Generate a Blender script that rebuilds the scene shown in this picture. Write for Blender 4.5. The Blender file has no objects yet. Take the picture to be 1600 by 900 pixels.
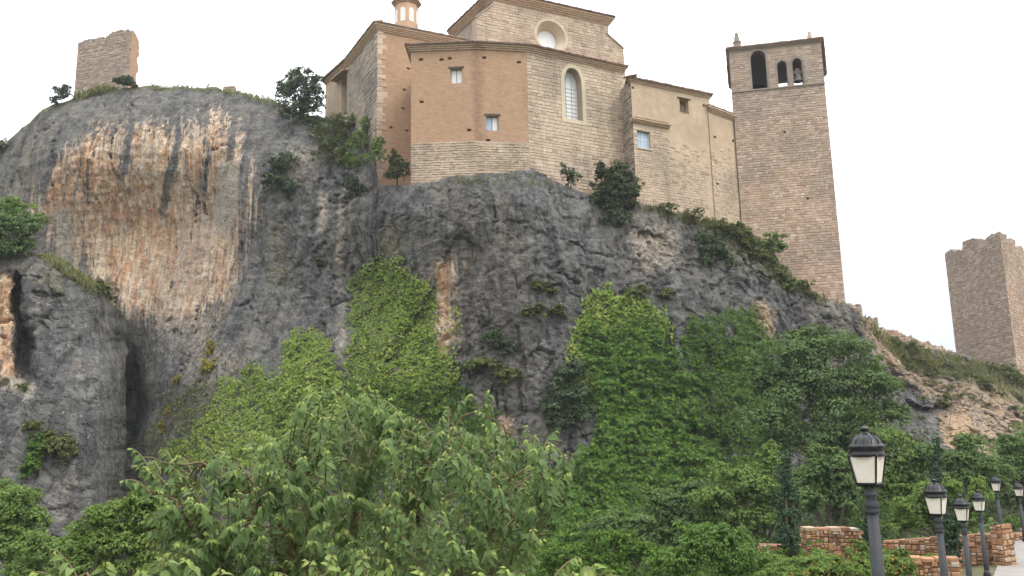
import bpy, math, random
import numpy as np
from mathutils import Matrix, Vector
from mathutils.geometry import tessellate_polygon
random.seed(7); rng = np.random.default_rng(7)
SC = bpy.context.scene; COL = SC.collection
# ------------------------------------------------------------------ camera
F = 1333.0                                   # focal length in photo pixels (photo 1600 x 900)
_U = np.array([-158., 7130., -F]); _U /= np.linalg.norm(_U)
_f = np.array([0, 0, -1.]); _Y = _f - _U*_f.dot(_U); _Y /= np.linalg.norm(_Y); _X = np.cross(_Y, _U)
R = np.array([_X, _Y, _U])
cd = bpy.data.cameras.new('camera'); cam = bpy.data.objects.new('camera', cd); COL.objects.link(cam)
cd.sensor_width = 36; cd.lens = 36*F/1600; cd.clip_start = 0.1; cd.clip_end = 6000
M4 = Matrix.Identity(4)
for i in range(3):
    for j in range(3): M4[i][j] = R[i, j]
cam.matrix_world = M4; SC.camera = cam
# ------------------------------------------------------------------ sky, sun, exposure
SUN_EL, SUN_AZ = math.radians(52), math.radians(132)      # azimuth clockwise from +Y: behind the camera, to the right
w = bpy.data.worlds.new('World'); SC.world = w; w.use_nodes = True
nt = w.node_tree; nt.nodes.clear()
def wn(t): return nt.nodes.new(t)
sky = wn('ShaderNodeTexSky'); sky.sky_type = 'NISHITA'; sky.sun_disc = False
sky.sun_elevation = SUN_EL; sky.sun_rotation = SUN_AZ; sky.dust_density = 3
tc = wn('ShaderNodeTexCoord'); sep = wn('ShaderNodeSeparateXYZ'); nt.links.new(tc.outputs['Generated'], sep.inputs[0])
# overcast dome: zenith about three times as bright as the horizon, plus soft cloud
mr = wn('ShaderNodeMapRange'); nt.links.new(sep.outputs['Z'], mr.inputs['Value'])
mr.inputs['From Min'].default_value = 0; mr.inputs['From Max'].default_value = 1
mr.inputs['To Min'].default_value = 5.1; mr.inputs['To Max'].default_value = 30
nz = wn('ShaderNodeTexNoise'); nz.inputs['Scale'].default_value = 2.2; nz.inputs['Detail'].default_value = 5
mpp = wn('ShaderNodeMapping'); mpp.inputs['Scale'].default_value = (1, 1, 2.5); mpp.inputs['Location'].default_value = (.3, .1, .2)
nt.links.new(tc.outputs['Generated'], mpp.inputs[0]); nt.links.new(mpp.outputs[0], nz.inputs['Vector'])
mr2 = wn('ShaderNodeMapRange'); nt.links.new(nz.outputs['Fac'], mr2.inputs['Value'])
mr2.inputs['From Min'].default_value = .3; mr2.inputs['From Max'].default_value = .7
mr2.inputs['To Min'].default_value = .86; mr2.inputs['To Max'].default_value = 1.14
mul = wn('ShaderNodeMath'); mul.operation = 'MULTIPLY'; nt.links.new(mr.outputs[0], mul.inputs[0]); nt.links.new(mr2.outputs[0], mul.inputs[1])
comb = wn('ShaderNodeVectorMath'); comb.operation = 'SCALE'; comb.inputs[0].default_value = (.96, .99, 1.02); nt.links.new(mul.outputs[0], comb.inputs['Scale'])
mixc = wn('ShaderNodeMix'); mixc.data_type = 'RGBA'; mixc.inputs['Factor'].default_value = .88
nt.links.new(sky.outputs[0], mixc.inputs['A']); nt.links.new(comb.outputs[0], mixc.inputs['B'])
bg = wn('ShaderNodeBackground'); bg.inputs['Strength'].default_value = 0.12; out = wn('ShaderNodeOutputWorld')
nt.links.new(mixc.outputs['Result'], bg.inputs[0]); nt.links.new(bg.outputs[0], out.inputs[0])
sd = bpy.data.lights.new('sun', 'SUN'); sd.energy = 1.3; sd.angle = math.radians(24); sd.color = (1, .95, .88)
so = bpy.data.objects.new('sun', sd); COL.objects.link(so)
sdir = Vector((math.sin(SUN_AZ)*math.cos(SUN_EL), math.cos(SUN_AZ)*math.cos(SUN_EL), math.sin(SUN_EL)))
so.rotation_euler = sdir.to_track_quat('Z', 'Y').to_euler(); so.location = (0, 0, 60)
SC.view_settings.view_transform = 'Standard'; SC.view_settings.look = 'None'
SC.view_settings.exposure = 0.31; SC.view_settings.gamma = 1
# ------------------------------------------------------------------ projection helpers (pixel of the survey photo -> place)
def ray(px, py): return R @ np.array([px-800., 450.-py, -F])
def P(px, py, D):
    r = ray(px, py); return r*(D/r[1])
def Q(px, py, z):
    r = ray(px, py); return r*(z/r[2])
def Pv(px, py, D):
    px = np.asarray(px, float); py = np.asarray(py, float)
    c = np.stack([px-800., 450.-py, np.full(px.shape, -F)], -1); r = c @ R.T
    return r*(np.asarray(D)/r[..., 1])[..., None]
def proj(p):
    c = np.asarray(p) @ R; return 800-F*c[..., 0]/c[..., 2], 450+F*c[..., 1]/c[..., 2]
# ------------------------------------------------------------------ noise
_perm = np.random.default_rng(3).permutation(512).astype(np.int64)
_perm = np.concatenate([_perm, _perm, _perm])
_g = np.random.default_rng(4).normal(size=(512, 3)); _g /= np.linalg.norm(_g, axis=1)[:, None]
def perlin(x, y, z):
    x, y, z = np.broadcast_arrays(*[np.asarray(a, float) for a in (x, y, z)])
    xi, yi, zi = np.floor(x).astype(int), np.floor(y).astype(int), np.floor(z).astype(int)
    xf, yf, zf = x-xi, y-yi, z-zi
    fu = lambda t: t*t*t*(t*(t*6-15)+10)
    u, v, ww = fu(xf), fu(yf), fu(zf); r = 0
    for a in (0, 1):
        for b in (0, 1):
            for c in (0, 1):
                h = _perm[_perm[_perm[(xi+a) & 511]+((yi+b) & 511)]+((zi+c) & 511)]
                g = _g[h & 511]
                d = g[..., 0]*(xf-a)+g[..., 1]*(yf-b)+g[..., 2]*(zf-c)
                r = r+d*(u if a else 1-u)*(v if b else 1-v)*(ww if c else 1-ww)
    return r*1.5
def fbm(x, y, z, o=4, ridged=False):
    s, a, t = 0, 1., 0
    for k in range(o):
        n = perlin(x*2**k+k*7.3, y*2**k+k*3.1, z*2**k+k*5.7)
        s = s+a*((1-2*np.abs(n)) if ridged else n); t += a; a *= .5
    return s/t
def facets(u, v, seed=0):
    """broken rock: every irregular cell is a tilted plane with its own offset; returns (height, distance to the joint)"""
    iu, iv = np.floor(u).astype(int), np.floor(v).astype(int); b1 = np.full(u.shape, 1e9); b2 = b1.copy(); h = np.zeros(u.shape)
    for a in (-1, 0, 1):
        for b in (-1, 0, 1):
            k = _perm[(_perm[(iu+a+seed*17) & 511]+iv+b) & 511]; g = _g[k]; k2 = _g[_perm[k+57]]
            cu, cv = iu+a+.5+.75*g[..., 0]*.65, iv+b+.5+.75*g[..., 1]*.65; d = (u-cu)**2+(v-cv)**2
            hh = k2[..., 0]*.5+k2[..., 1]*.9*(u-cu)+k2[..., 2]*.9*(v-cv); m = d < b1
            b2 = np.where(m, b1, np.minimum(b2, d)); b1 = np.where(m, d, b1); h = np.where(m, hh, h)
    return h, np.sqrt(b2)-np.sqrt(b1)
def sstep(a, b, x):
    t = np.clip((x-a)/(b-a), 0, 1); return t*t*(3-2*t)
def inpoly(px, py, poly):
    px = np.asarray(px, float); py = np.asarray(py, float); r = np.zeros(px.shape, bool); n = len(poly)
    for i in range(n):
        (x0, y0), (x1, y1) = poly[i], poly[(i+1) % n]
        if y0 == y1: continue
        c = ((y0 > py) != (y1 > py)) & (px < (x1-x0)*(py-y0)/(y1-y0)+x0); r ^= c
    return r
# ------------------------------------------------------------------ objects
ORG = {}
def tag(o, label=None, cat=None, group=None, kind=None):
    if label: o['label'] = label
    if cat: o['category'] = cat
    if group: o['group'] = group
    if kind: o['kind'] = kind
    return o
def empty(name, loc, label=None, cat=None, group=None):
    o = bpy.data.objects.new(name, None); COL.objects.link(o); o.empty_display_size = .3
    o.location = tuple(loc); ORG[o] = np.array(loc, float); return tag(o, label, cat, group)
def arrmesh(name, V, faces, mat, uv=None, attrs=None, smooth=False):
    """faces: an (n,k) array or a list of tuples"""
    me = bpy.data.meshes.new(name); V = np.asarray(V, np.float32)
    if isinstance(faces, np.ndarray):
        n, k = faces.shape; me.vertices.add(len(V)); me.vertices.foreach_set('co', V.ravel())
        me.loops.add(n*k); me.loops.foreach_set('vertex_index', faces.astype(np.int32).ravel())
        me.polygons.add(n); me.polygons.foreach_set('loop_start', np.arange(0, n*k, k, dtype=np.int32))
        me.update(calc_edges=True)
    else:
        me.from_pydata([tuple(v) for v in V.tolist()], [], faces)
    if uv is not None:
        l = me.uv_layers.new(name='UVMap'); vi = np.zeros(len(me.loops), np.int32); me.loops.foreach_get('vertex_index', vi)
        l.data.foreach_set('uv', np.asarray(uv, np.float32)[vi].ravel())
    if attrs:
        for an, a in attrs.items():
            a = np.asarray(a, np.float32)
            if a.ndim == 1: me.attributes.new(an, 'FLOAT', 'POINT').data.foreach_set('value', a)
            else:
                if a.shape[1] == 3: a = np.concatenate([a, np.ones((len(a), 1), np.float32)], 1)
                me.attributes.new(an, 'FLOAT_COLOR', 'POINT').data.foreach_set('color', a.ravel())
    if smooth: me.polygons.foreach_set('use_smooth', np.ones(len(me.polygons), bool))
    for m in (mat if isinstance(mat, (list, tuple)) else [mat]): me.materials.append(m)
    return me
def obj(name, V, faces, mat, parent=None, origin=None, **kw):
    V = np.asarray(V, float)
    if origin is None:
        origin = (V.min(0)+V.max(0))/2; origin[2] = V[:, 2].min()
    me = arrmesh(name, V-origin, faces, mat, **kw)
    o = bpy.data.objects.new(name, me); COL.objects.link(o); ORG[o] = np.array(origin)
    if parent is not None:
        o.parent = parent; o.location = tuple(origin-ORG[parent])
    else: o.location = tuple(origin)
    return o
def inst(name, me, parent, M):
    """one piece sharing mesh data; M is its world matrix"""
    o = bpy.data.objects.new(name, me); COL.objects.link(o); o.parent = parent
    o.matrix_local = Matrix.Translation(Vector(-ORG[parent])) @ M; return o
class MB:
    def __init__(s): s.V = []; s.F = []; s.n = 0
    def add(s, V, Fs):
        V = np.asarray(V, float); s.V.append(V); s.F += [tuple(i+s.n for i in f) for f in Fs]; s.n += len(V)
    def box(s, c, ax, h):
        """c centre, ax three unit axes, h half sizes"""
        c = np.asarray(c, float); ax = [np.asarray(a, float) for a in ax]
        V = [c+ax[0]*h[0]*i+ax[1]*h[1]*j+ax[2]*h[2]*k for i in (-1, 1) for j in (-1, 1) for k in (-1, 1)]
        s.add(V, [(0, 1, 3, 2), (4, 6, 7, 5), (0, 4, 5, 1), (2, 3, 7, 6), (0, 2, 6, 4), (1, 5, 7, 3)])
    def tube(s, pts, rad, k=6, cap=True):
        pts = np.asarray(pts, float); n = len(pts); V = []; Fs = []
        up = np.array([.31, .17, .93])
        for i in range(n):
            d = pts[min(i+1, n-1)]-pts[max(i-1, 0)]; d = d/(np.linalg.norm(d)+1e-9)
            a = np.cross(d, up); a /= np.linalg.norm(a)+1e-9; b = np.cross(d, a)
            for q in range(k):
                t = 2*math.pi*q/k; V.append(pts[i]+rad[i]*(a*math.cos(t)+b*math.sin(t)))
        for i in range(n-1):
            for q in range(k): Fs.append((i*k+q, i*k+(q+1) % k, (i+1)*k+(q+1) % k, (i+1)*k+q))
        if cap: Fs += [tuple(range(k))[::-1], tuple((n-1)*k+q for q in range(k))]
        s.add(V, Fs)
    def lathe(s, c, prof, k=16, rot=0, sx=1, sy=1):
        V = []; Fs = []; n = len(prof)
        for r, z in prof:
            for q in range(k):
                t = rot+2*math.pi*q/k; V.append((c[0]+r*sx*math.cos(t), c[1]+r*sy*math.sin(t), c[2]+z))
        for i in range(n-1):
            for q in range(k): Fs.append((i*k+q, i*k+(q+1) % k, (i+1)*k+(q+1) % k, (i+1)*k+q))
        Fs += [tuple(range(k))[::-1], tuple((n-1)*k+q for q in range(k))]
        s.add(V, Fs)
    def build(s, name, mat, parent=None, **kw): return obj(name, np.concatenate(s.V), s.F, mat, parent, **kw)
# ------------------------------------------------------------------ materials
class NM:
    def __init__(s, name, rough=.9, spec=.2):
        s.m = bpy.data.materials.new(name); s.m.use_nodes = True; s.t = s.m.node_tree
        s.b = s.t.nodes['Principled BSDF']; s.b.inputs['Roughness'].default_value = rough
        s.b.inputs['Specular IOR Level'].default_value = spec
        s.out = s.t.nodes['Material Output']
    def n(s, t, **kw):
        x = s.t.nodes.new(t)
        for k, v in kw.items(): setattr(x, k, v)
        return x
    def l(s, a, b): s.t.links.new(a, b)
    def coord(s, kind='Object', scale=(1, 1, 1)):
        if kind == 'Position': o = s.n('ShaderNodeNewGeometry').outputs['Position']
        else: o = s.n('ShaderNodeTexCoord').outputs[kind]
        m = s.n('ShaderNodeMapping'); m.inputs['Scale'].default_value = scale; s.l(o, m.inputs[0]); return m.outputs[0]
    def noise(s, vec, scale, detail=4, rough=.55):
        x = s.n('ShaderNodeTexNoise'); x.inputs['Scale'].default_value = scale; x.inputs['Detail'].default_value = detail
        x.inputs['Roughness'].default_value = rough; s.l(vec, x.inputs['Vector']); return x.outputs['Fac']
    def ramp(s, fac, stops):
        r = s.n('ShaderNodeValToRGB'); e = r.color_ramp.elements
        while len(e) < len(stops): e.new(.5)
        for i, (p, c) in enumerate(stops):
            e[i].position = p; e[i].color = (*c, 1) if len(c) == 3 else c
        s.l(fac, r.inputs[0]); return r.outputs[0]
    def rng(s, v, a, b, c, d):
        r = s.n('ShaderNodeMapRange'); s.l(v, r.inputs['Value'])
        for k, x in zip(('From Min', 'From Max', 'To Min', 'To Max'), (a, b, c, d)): r.inputs[k].default_value = x
        return r.outputs[0]
    def math(s, op, a, b):
        x = s.n('ShaderNodeMath', operation=op)
        for i, v in enumerate((a, b)):
            if isinstance(v, (int, float)): x.inputs[i].default_value = v
            else: s.l(v, x.inputs[i])
        return x.outputs[0]
    def mix(s, f, a, b, mode='MIX'):
        x = s.n('ShaderNodeMix', data_type='RGBA', blend_type=mode)
        for k, v in (('Factor', f), ('A', a), ('B', b)):
            if isinstance(v, (int, float)): x.inputs[k].default_value = v
            elif isinstance(v, tuple): x.inputs[k].default_value = (*v, 1)
            else: s.l(v, x.inputs[k])
        return x.outputs['Result']
    def color(s, c):
        if isinstance(c, tuple): s.b.inputs['Base Color'].default_value = (*c, 1)
        else: s.l(c, s.b.inputs['Base Color'])
    def bump(s, h, strength=.5, dist=.05):
        b = s.n('ShaderNodeBump'); b.inputs['Strength'].default_value = strength; b.inputs['Distance'].default_value = dist
        s.l(h, b.inputs['Height']); s.l(b.outputs[0], s.b.inputs['Normal'])
    def attr(s, name, out='Color'): return s.n('ShaderNodeAttribute', attribute_name=name).outputs[out]
    def piece(s):
        """a random value per piece: per loose island and per object"""
        a = s.n('ShaderNodeNewGeometry').outputs['Random Per Island']; b = s.n('ShaderNodeObjectInfo').outputs['Random']
        return s.math('FRACT', s.math('ADD', a, b), 0.0)

def m_stone(name, stops, stain=(.16, .14, .12), stain_amt=.45, bump=.5, wall=False, tint=None):
    k = NM(name); pos = k.coord('Position')
    c = k.ramp(k.piece() if not wall else k.noise(pos, 1.6, 5), stops)
    n1 = k.noise(pos, .22, 6, .62); c = k.mix(k.rng(n1, .45, .72, 0, stain_amt), c, stain)
    n4 = k.noise(k.coord('Position', (1, 1, .12)), .8, 5, .6); c = k.mix(k.rng(n4, .52, .75, 0, stain_amt*.8), c, stain)
    n2 = k.noise(pos, 7, 5); c = k.mix(k.rng(n2, .3, .7, .35, 0), c, (.9, .85, .8), 'MULTIPLY')
    n3 = k.noise(pos, 14, 4, .7); c = k.mix(k.rng(n3, .55, .7, 0, .35), c, (.5, .45, .4), 'MULTIPLY')
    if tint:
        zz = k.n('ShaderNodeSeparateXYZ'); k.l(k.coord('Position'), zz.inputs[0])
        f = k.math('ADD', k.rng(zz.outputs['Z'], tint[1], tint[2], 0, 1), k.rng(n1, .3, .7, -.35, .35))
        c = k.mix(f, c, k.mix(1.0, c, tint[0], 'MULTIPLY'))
    k.color(c); k.bump(k.math('ADD', n2, k.math('MULTIPLY', n3, .6)), bump, .04); return k.m
def m_brick():
    k = NM('thin_brick'); uv = k.coord('UV'); b = k.n('ShaderNodeTexBrick')
    k.l(uv, b.inputs['Vector']); b.inputs['Scale'].default_value = 1; b.inputs['Brick Width'].default_value = .34
    b.inputs['Row Height'].default_value = .085; b.inputs['Mortar Size'].default_value = .012; b.inputs['Mortar Smooth'].default_value = .3
    b.inputs['Color1'].default_value = (.47, .29, .175, 1); b.inputs['Color2'].default_value = (.40, .24, .145, 1); b.inputs['Mortar'].default_value = (.50, .37, .265, 1)
    pos = k.coord('Position'); n1 = k.noise(pos, .3, 6, .6)
    c = k.mix(k.rng(n1, .35, .7, 0, .45), b.outputs['Color'], (.50, .33, .21))
    n2 = k.noise(k.coord('Position', (1, 1, 1.6)), 2.4, 5, .65); c = k.mix(k.rng(n2, .5, .72, 0, .5), c, (.33, .19, .125))
    n4 = k.noise(k.coord('Position', (1, 1, .1)), 1.1, 5); c = k.mix(k.rng(n4, .55, .75, 0, .3), c, (.24, .15, .11))
    n5 = k.noise(k.coord('Position', (.7, .7, 4.5)), 1.9, 6, .75); c = k.mix(k.rng(n5, .50, .66, 0, .6), c, (.27, .165, .10)); c = k.mix(k.rng(n5, .30, .45, .5, 0), c, (.56, .40, .28))
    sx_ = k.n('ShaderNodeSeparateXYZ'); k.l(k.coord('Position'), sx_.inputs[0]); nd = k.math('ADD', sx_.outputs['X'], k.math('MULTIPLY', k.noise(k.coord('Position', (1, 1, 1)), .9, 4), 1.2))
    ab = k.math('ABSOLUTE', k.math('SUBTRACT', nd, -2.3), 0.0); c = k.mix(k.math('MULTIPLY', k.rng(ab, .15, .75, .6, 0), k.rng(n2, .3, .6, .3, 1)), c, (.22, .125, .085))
    k.color(c); h = k.math('ADD', k.math('MULTIPLY', b.outputs['Fac'], -.6), k.noise(k.coord('Position', (1, 1, 2)), 6, 5, .7)); k.bump(h, .9, .05); return k.m
def m_plain(name, c1, c2, scale=3, rough=.85, bump=.2, spec=.25):
    k = NM(name, rough, spec); n = k.noise(k.coord('Position'), scale, 5, .6)
    k.color(k.mix(k.rng(n, .3, .7, 0, 1), c1, c2)); k.bump(n, bump, .03); return k.m
def m_leaf(name, cols, trans=.35, patch=(.5, .06, .02), rough=.6, noise_scale=.35, spec=.12):
    k = NM(name, rough, spec); c = k.ramp(k.piece(), cols)
    n = k.noise(k.coord('Position'), noise_scale, 4, .6); c = k.mix(k.rng(n, .42, .68, 0, patch[0]), c, tuple(patch[1:]) if len(patch) > 3 else (.035, .06, .02))
    k.color(c); tr = k.n('ShaderNodeBsdfTranslucent'); k.l(k.mix(.5, c, (.16, .22, .03)), tr.inputs['Color'])
    ms = k.n('ShaderNodeMixShader'); ms.inputs[0].default_value = trans
    k.l(k.b.outputs[0], ms.inputs[1]); k.l(tr.outputs[0], ms.inputs[2]); k.l(ms.outputs[0], k.out.inputs['Surface']); return k.m
def m_tint_leaf(name):
    """hackberry: 'age' 0 = grown grey-green leaf, 1 = yellow young leaf"""
    k = NM(name, .6, .14); a = k.attr('age', 'Fac'); p = k.piece()
    old = k.ramp(p, [(0, (.048, .088, .037)), (.5, (.070, .124, .049)), (1, (.108, .168, .064))])
    c = k.mix(a, old, (.29, .345, .085)); k.color(c)
    tr = k.n('ShaderNodeBsdfTranslucent'); k.l(k.mix(.35, c, (.20, .30, .05)), tr.inputs['Color'])
    ms = k.n('ShaderNodeMixShader'); ms.inputs[0].default_value = .28
    k.l(k.b.outputs[0], ms.inputs[1]); k.l(tr.outputs[0], ms.inputs[2]); k.l(ms.outputs[0], k.out.inputs['Surface']); return k.m
def m_rock():
    k = NM('limestone_cliff', .95, .15); pos = k.coord('Position')
    a, b = k.attr('m_a'), k.attr('m_b')
    sa, sb = k.n('ShaderNodeSeparateColor'), k.n('ShaderNodeSeparateColor'); k.l(a, sa.inputs[0]); k.l(b, sb.inputs[0])
    orange, pale, dark = sa.outputs; lichen, earth, moss = sb.outputs
    n1 = k.noise(pos, .35, 7, .65); n2 = k.noise(pos, 2.2, 7, .7); n3 = k.noise(k.coord('Position', (1, 1, .1)), 1.3, 6, .65)
    n4 = k.noise(pos, 7, 4, .7)
    c = k.ramp(n2, [(.28, (.078, .077, .076)), (.43, (.138, .136, .134)), (.57, (.195, .191, .186)), (.75, (.31, .305, .295))])
    c = k.mix(k.rng(n1, .42, .66, 0, .7), c, (.25, .238, .215)); n6 = k.noise(pos, .16, 6, .65); c = k.mix(k.rng(n6, .46, .62, 0, .55), c, (.52, .52, .53), 'MULTIPLY'); n7 = k.noise(k.coord('Position', (1, 1, .5)), .21, 6, .65); c = k.mix(k.rng(n7, .53, .66, 0, .5), c, (.29, .265, .23))
    nh = k.noise(k.coord('Position', (.5, .5, 2.2)), 1.6, 7, .72); c = k.mix(k.rng(nh, .52, .66, 0, .6), c, (.075, .074, .076)); c = k.mix(k.rng(nh, .30, .42, .45, 0), c, (.31, .305, .295))
    c = k.mix(k.rng(n3, .50, .62, 0, .6), c, (.075, .074, .075)); nv = k.noise(k.coord('Position', (1, 1, .07)), .7, 6, .65); c = k.mix(k.rng(nv, .52, .62, 0, .6), c, (.27, .255, .23)); c = k.mix(k.rng(nv, .38, .47, .7, 0), c, (.066, .065, .066))
    c = k.mix(1.0, c, (.80, .80, .805), 'MULTIPLY')
    n3b = k.noise(k.coord('Position', (1, 1, .06)), 2.6, 5, .6); n3c = k.noise(k.coord('Position', (1, 1, .22)), .42, 5, .6)
    og = k.ramp(n3, [(.34, (.36, .17, .085)), (.43, (.54, .30, .16)), (.51, (.62, .42, .27)), (.60, (.70, .60, .47))])
    og = k.mix(k.rng(n3c, .48, .68, 0, .6), og, (.62, .50, .385)); og = k.mix(k.rng(n3c, .34, .46, .6, 0), og, (.46, .235, .115)); og = k.mix(k.rng(n2, .52, .68, 0, .5), og, (.34, .18, .10))
    og = k.mix(k.rng(n3b, .53, .60, 0, .6), og, (.19, .15, .125)); og = k.mix(k.rng(n3b, .38, .44, .55, 0), og, (.66, .55, .42)); og = k.mix(k.rng(n4, .55, .7, 0, .4), og, (.40, .24, .15))
    of = k.math('ADD', orange, k.math('MULTIPLY', k.math('SUBTRACT', n3, .5), 1.5)); of = k.math('ADD', of, k.math('MULTIPLY', k.math('SUBTRACT', n3b, .5), 2.0))
    of = k.math('ADD', of, k.math('MULTIPLY', k.math('SUBTRACT', n2, .5), .9))
    c = k.mix(k.math('MULTIPLY', k.rng(of, .22, .52, 0, 1), k.rng(orange, .02, .2, 0, 1)), c, og)
    pf = k.math('ADD', pale, k.math('MULTIPLY', k.math('SUBTRACT', n2, .5), 1.1))
    c = k.mix(k.math('MULTIPLY', k.rng(pf, .3, .65, 0, 1), k.rng(pale, .02, .2, 0, 1)), c, k.ramp(n4, [(.3, (.30, .26, .21)), (.7, (.50, .44, .37))]))
    lf = k.math('MULTIPLY', k.rng(k.math('ADD', lichen, k.math('MULTIPLY', k.math('SUBTRACT', n2, .5), 2.2)), .3, .75, 0, .8), k.rng(lichen, .02, .2, 0, 1))
    c = k.mix(lf, c, (.21, .19, .105))
    ef = k.math('MULTIPLY', k.rng(k.math('ADD', earth, k.math('MULTIPLY', k.math('SUBTRACT', n2, .5), 1.6)), .35, .7, 0, 1), k.rng(earth, .02, .2, 0, 1))
    c = k.mix(ef, c, k.ramp(n4, [(.3, (.30, .19, .11)), (.55, (.44, .32, .21)), (.75, (.55, .46, .36))]))
    mf = k.math('MULTIPLY', k.rng(k.math('ADD', moss, k.math('MULTIPLY', k.math('SUBTRACT', n2, .5), 1.4)), .35, .7, 0, .9), k.rng(moss, .02, .2, 0, 1))
    c = k.mix(mf, c, (.12, .125, .05))
    df = k.math('MULTIPLY', k.rng(k.math('ADD', dark, k.math('MULTIPLY', k.math('SUBTRACT', n3, .5), 1.2)), .3, .6, 0, .85), k.rng(dark, .02, .2, 0, 1))
    c = k.mix(df, c, (.085, .083, .085))
    nw = k.noise(k.coord('Position', (1, 1, .35)), .13, 5, .6); c = k.mix(k.rng(nw, .45, .65, 0, .7), c, (1.28, 1.16, 1.0), 'MULTIPLY')
    sp = k.noise(pos, 3.1, 3, .6); c = k.mix(k.rng(sp, .655, .70, 0, .75), c, (.40, .39, .37)); sq = k.noise(k.coord('Position', (1, 1, 1.7)), 3.7, 3, .6); c = k.mix(k.rng(sq, .60, .67, 0, .7), c, (.05, .049, .048))
    sr = k.noise(k.coord('Position', (.8, .8, 1.3)), 1.1, 7, .78); c = k.mix(k.rng(sr, .53, .63, 0, .5), c, (.29, .28, .265)); c = k.mix(k.rng(sr, .36, .46, .55, 0), c, (.07, .069, .069))
    n5 = k.noise(pos, 12, 4, .75); c = k.mix(k.rng(n5, .3, .7, .8, 0), c, (.62, .62, .62), 'MULTIPLY')
    k.color(c)
    vo = k.n('ShaderNodeTexVoronoi', feature='DISTANCE_TO_EDGE'); vo.inputs['Scale'].default_value = .8
    dn = k.n('ShaderNodeVectorMath', operation='ADD'); nc = k.n('ShaderNodeTexNoise'); nc.inputs['Scale'].default_value = .9; k.l(pos, nc.inputs['Vector'])
    k.l(pos, dn.inputs[0]); k.l(nc.outputs['Color'], dn.inputs[1]); k.l(dn.outputs[0], vo.inputs['Vector'])
    crack = k.rng(vo.outputs['Distance'], 0, .05, -.5, 0)
    h = k.math('ADD', k.math('ADD', n2, k.math('MULTIPLY', n5, .3)), k.math('MULTIPLY', crack, .5)); k.bump(h, 1.0, .28); return k.m

ST_BEIGE = [(0, (.36, .27, .195)), (.12, (.45, .345, .255)), (.3, (.49, .385, .29)), (.6, (.53, .425, .325)), (.85, (.51, .39, .28)), (1, (.58, .485, .385))]
ST_TOWER = [(0, (.35, .24, .18)), (.3, (.44, .31, .225)), (.6, (.49, .35, .255)), (.85, (.51, .385, .295)), (1, (.57, .46, .37))]
ST_RUIN = [(0, (.26, .20, .16)), (.4, (.34, .26, .205)), (.7, (.38, .295, .23)), (1, (.44, .36, .295))]
ST_RED = [(0, (.16, .09, .06)), (.22, (.27, .135, .07)), (.45, (.36, .19, .095)), (.6, (.40, .26, .14)), (.75, (.31, .165, .09)), (.9, (.40, .29, .19)), (1, (.38, .33, .27))]
MAT = dict(
    rock=m_rock(), brick=m_brick(),
    ashlar=m_stone('ashlar_stone', ST_BEIGE, stain=(.22, .175, .14), stain_amt=.6), ashlar_wall=m_stone('ashlar_mortar', [(0, (.37, .29, .21)), (1, (.46, .37, .28))], wall=True),
    greystone=m_stone('weathered_stone', [(0, (.26, .22, .18)), (.5, (.35, .29, .235)), (1, (.42, .35, .28))], stain=(.12, .115, .105), stain_amt=.8),
    grey_wall=m_stone('weathered_render', [(0, (.25, .21, .175)), (1, (.38, .31, .245))], stain=(.13, .125, .12), stain_amt=.9, wall=True),
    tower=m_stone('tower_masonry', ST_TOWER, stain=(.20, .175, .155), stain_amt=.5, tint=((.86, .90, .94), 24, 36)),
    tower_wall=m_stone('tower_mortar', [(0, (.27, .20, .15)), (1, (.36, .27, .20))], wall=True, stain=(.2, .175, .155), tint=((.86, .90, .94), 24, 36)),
    ruin=m_stone('ruin_masonry', ST_RUIN, stain=(.2, .18, .16)), ruin_wall=m_stone('ruin_mortar', [(0, (.22, .17, .13)), (1, (.31, .24, .19))], wall=True),
    plaster=m_stone('ochre_plaster', [(0, (.36, .27, .19)), (.42, (.46, .35, .25)), (.58, (.50, .385, .275)), (1, (.56, .465, .36))], wall=True, stain=(.34, .255, .18), stain_amt=.75, bump=.6),
    smooth=m_stone('dressed_limestone', [(0, (.50, .41, .30)), (1, (.60, .51, .39))], wall=True, stain_amt=.3, bump=.15),
    tile=m_stone('clay_tile', [(0, (.21, .135, .10)), (.4, (.30, .19, .135)), (.8, (.36, .25, .185)), (1, (.30, .26, .22))], stain=(.14, .12, .10)),
    redstone=m_stone('red_rubble', ST_RED, stain_amt=.1, bump=.7), redmortar=m_stone('red_mortar', [(0, (.15, .075, .045)), (1, (.24, .13, .08))], wall=True),
    frame=m_plain('painted_wood', (.16, .15, .14), (.24, .22, .2)), wood=m_plain('dark_wood', (.07, .05, .04), (.12, .085, .06)),
    pane=NM('window_glass', .12, .6).m, bluepane=NM('blue_window_glass', .1, .6).m, sagepane=NM('leaded_glass', .35, .5).m,
    iron=m_plain('grey_lamp_paint', (.022, .024, .027), (.036, .039, .043), 9, .55, .12, .3), black=m_plain('black_lamp_paint', (.008, .008, .009), (.018, .018, .02), 8, .3, .1, .3),
    opal=m_plain('opal_pane', (.62, .56, .46), (.72, .67, .58), 5, .35, .02, .4), bronze=m_plain('bell_bronze', (.05, .05, .045), (.09, .085, .07), 4, .5),
    bark=m_plain('bark', (.06, .05, .04), (.13, .105, .08), 12, .9, .8), twig=m_plain('green_twig', (.09, .075, .035), (.16, .13, .06), 9),
    white=m_plain('white_render', (.66, .62, .56), (.74, .71, .66), 3), turret=m_stone('turret_plaster', [(0, (.50, .30, .19)), (1, (.60, .40, .27))], wall=True, stain_amt=.25),
    path=m_stone('path_paving', [(0, (.21, .19, .18)), (.5, (.26, .24, .225)), (1, (.31, .29, .27))], wall=True, stain_amt=.25), 
    ground=m_plain('soil_and_grass', (.045, .07, .025), (.13, .11, .06), .8, .95, .6),
)
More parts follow.
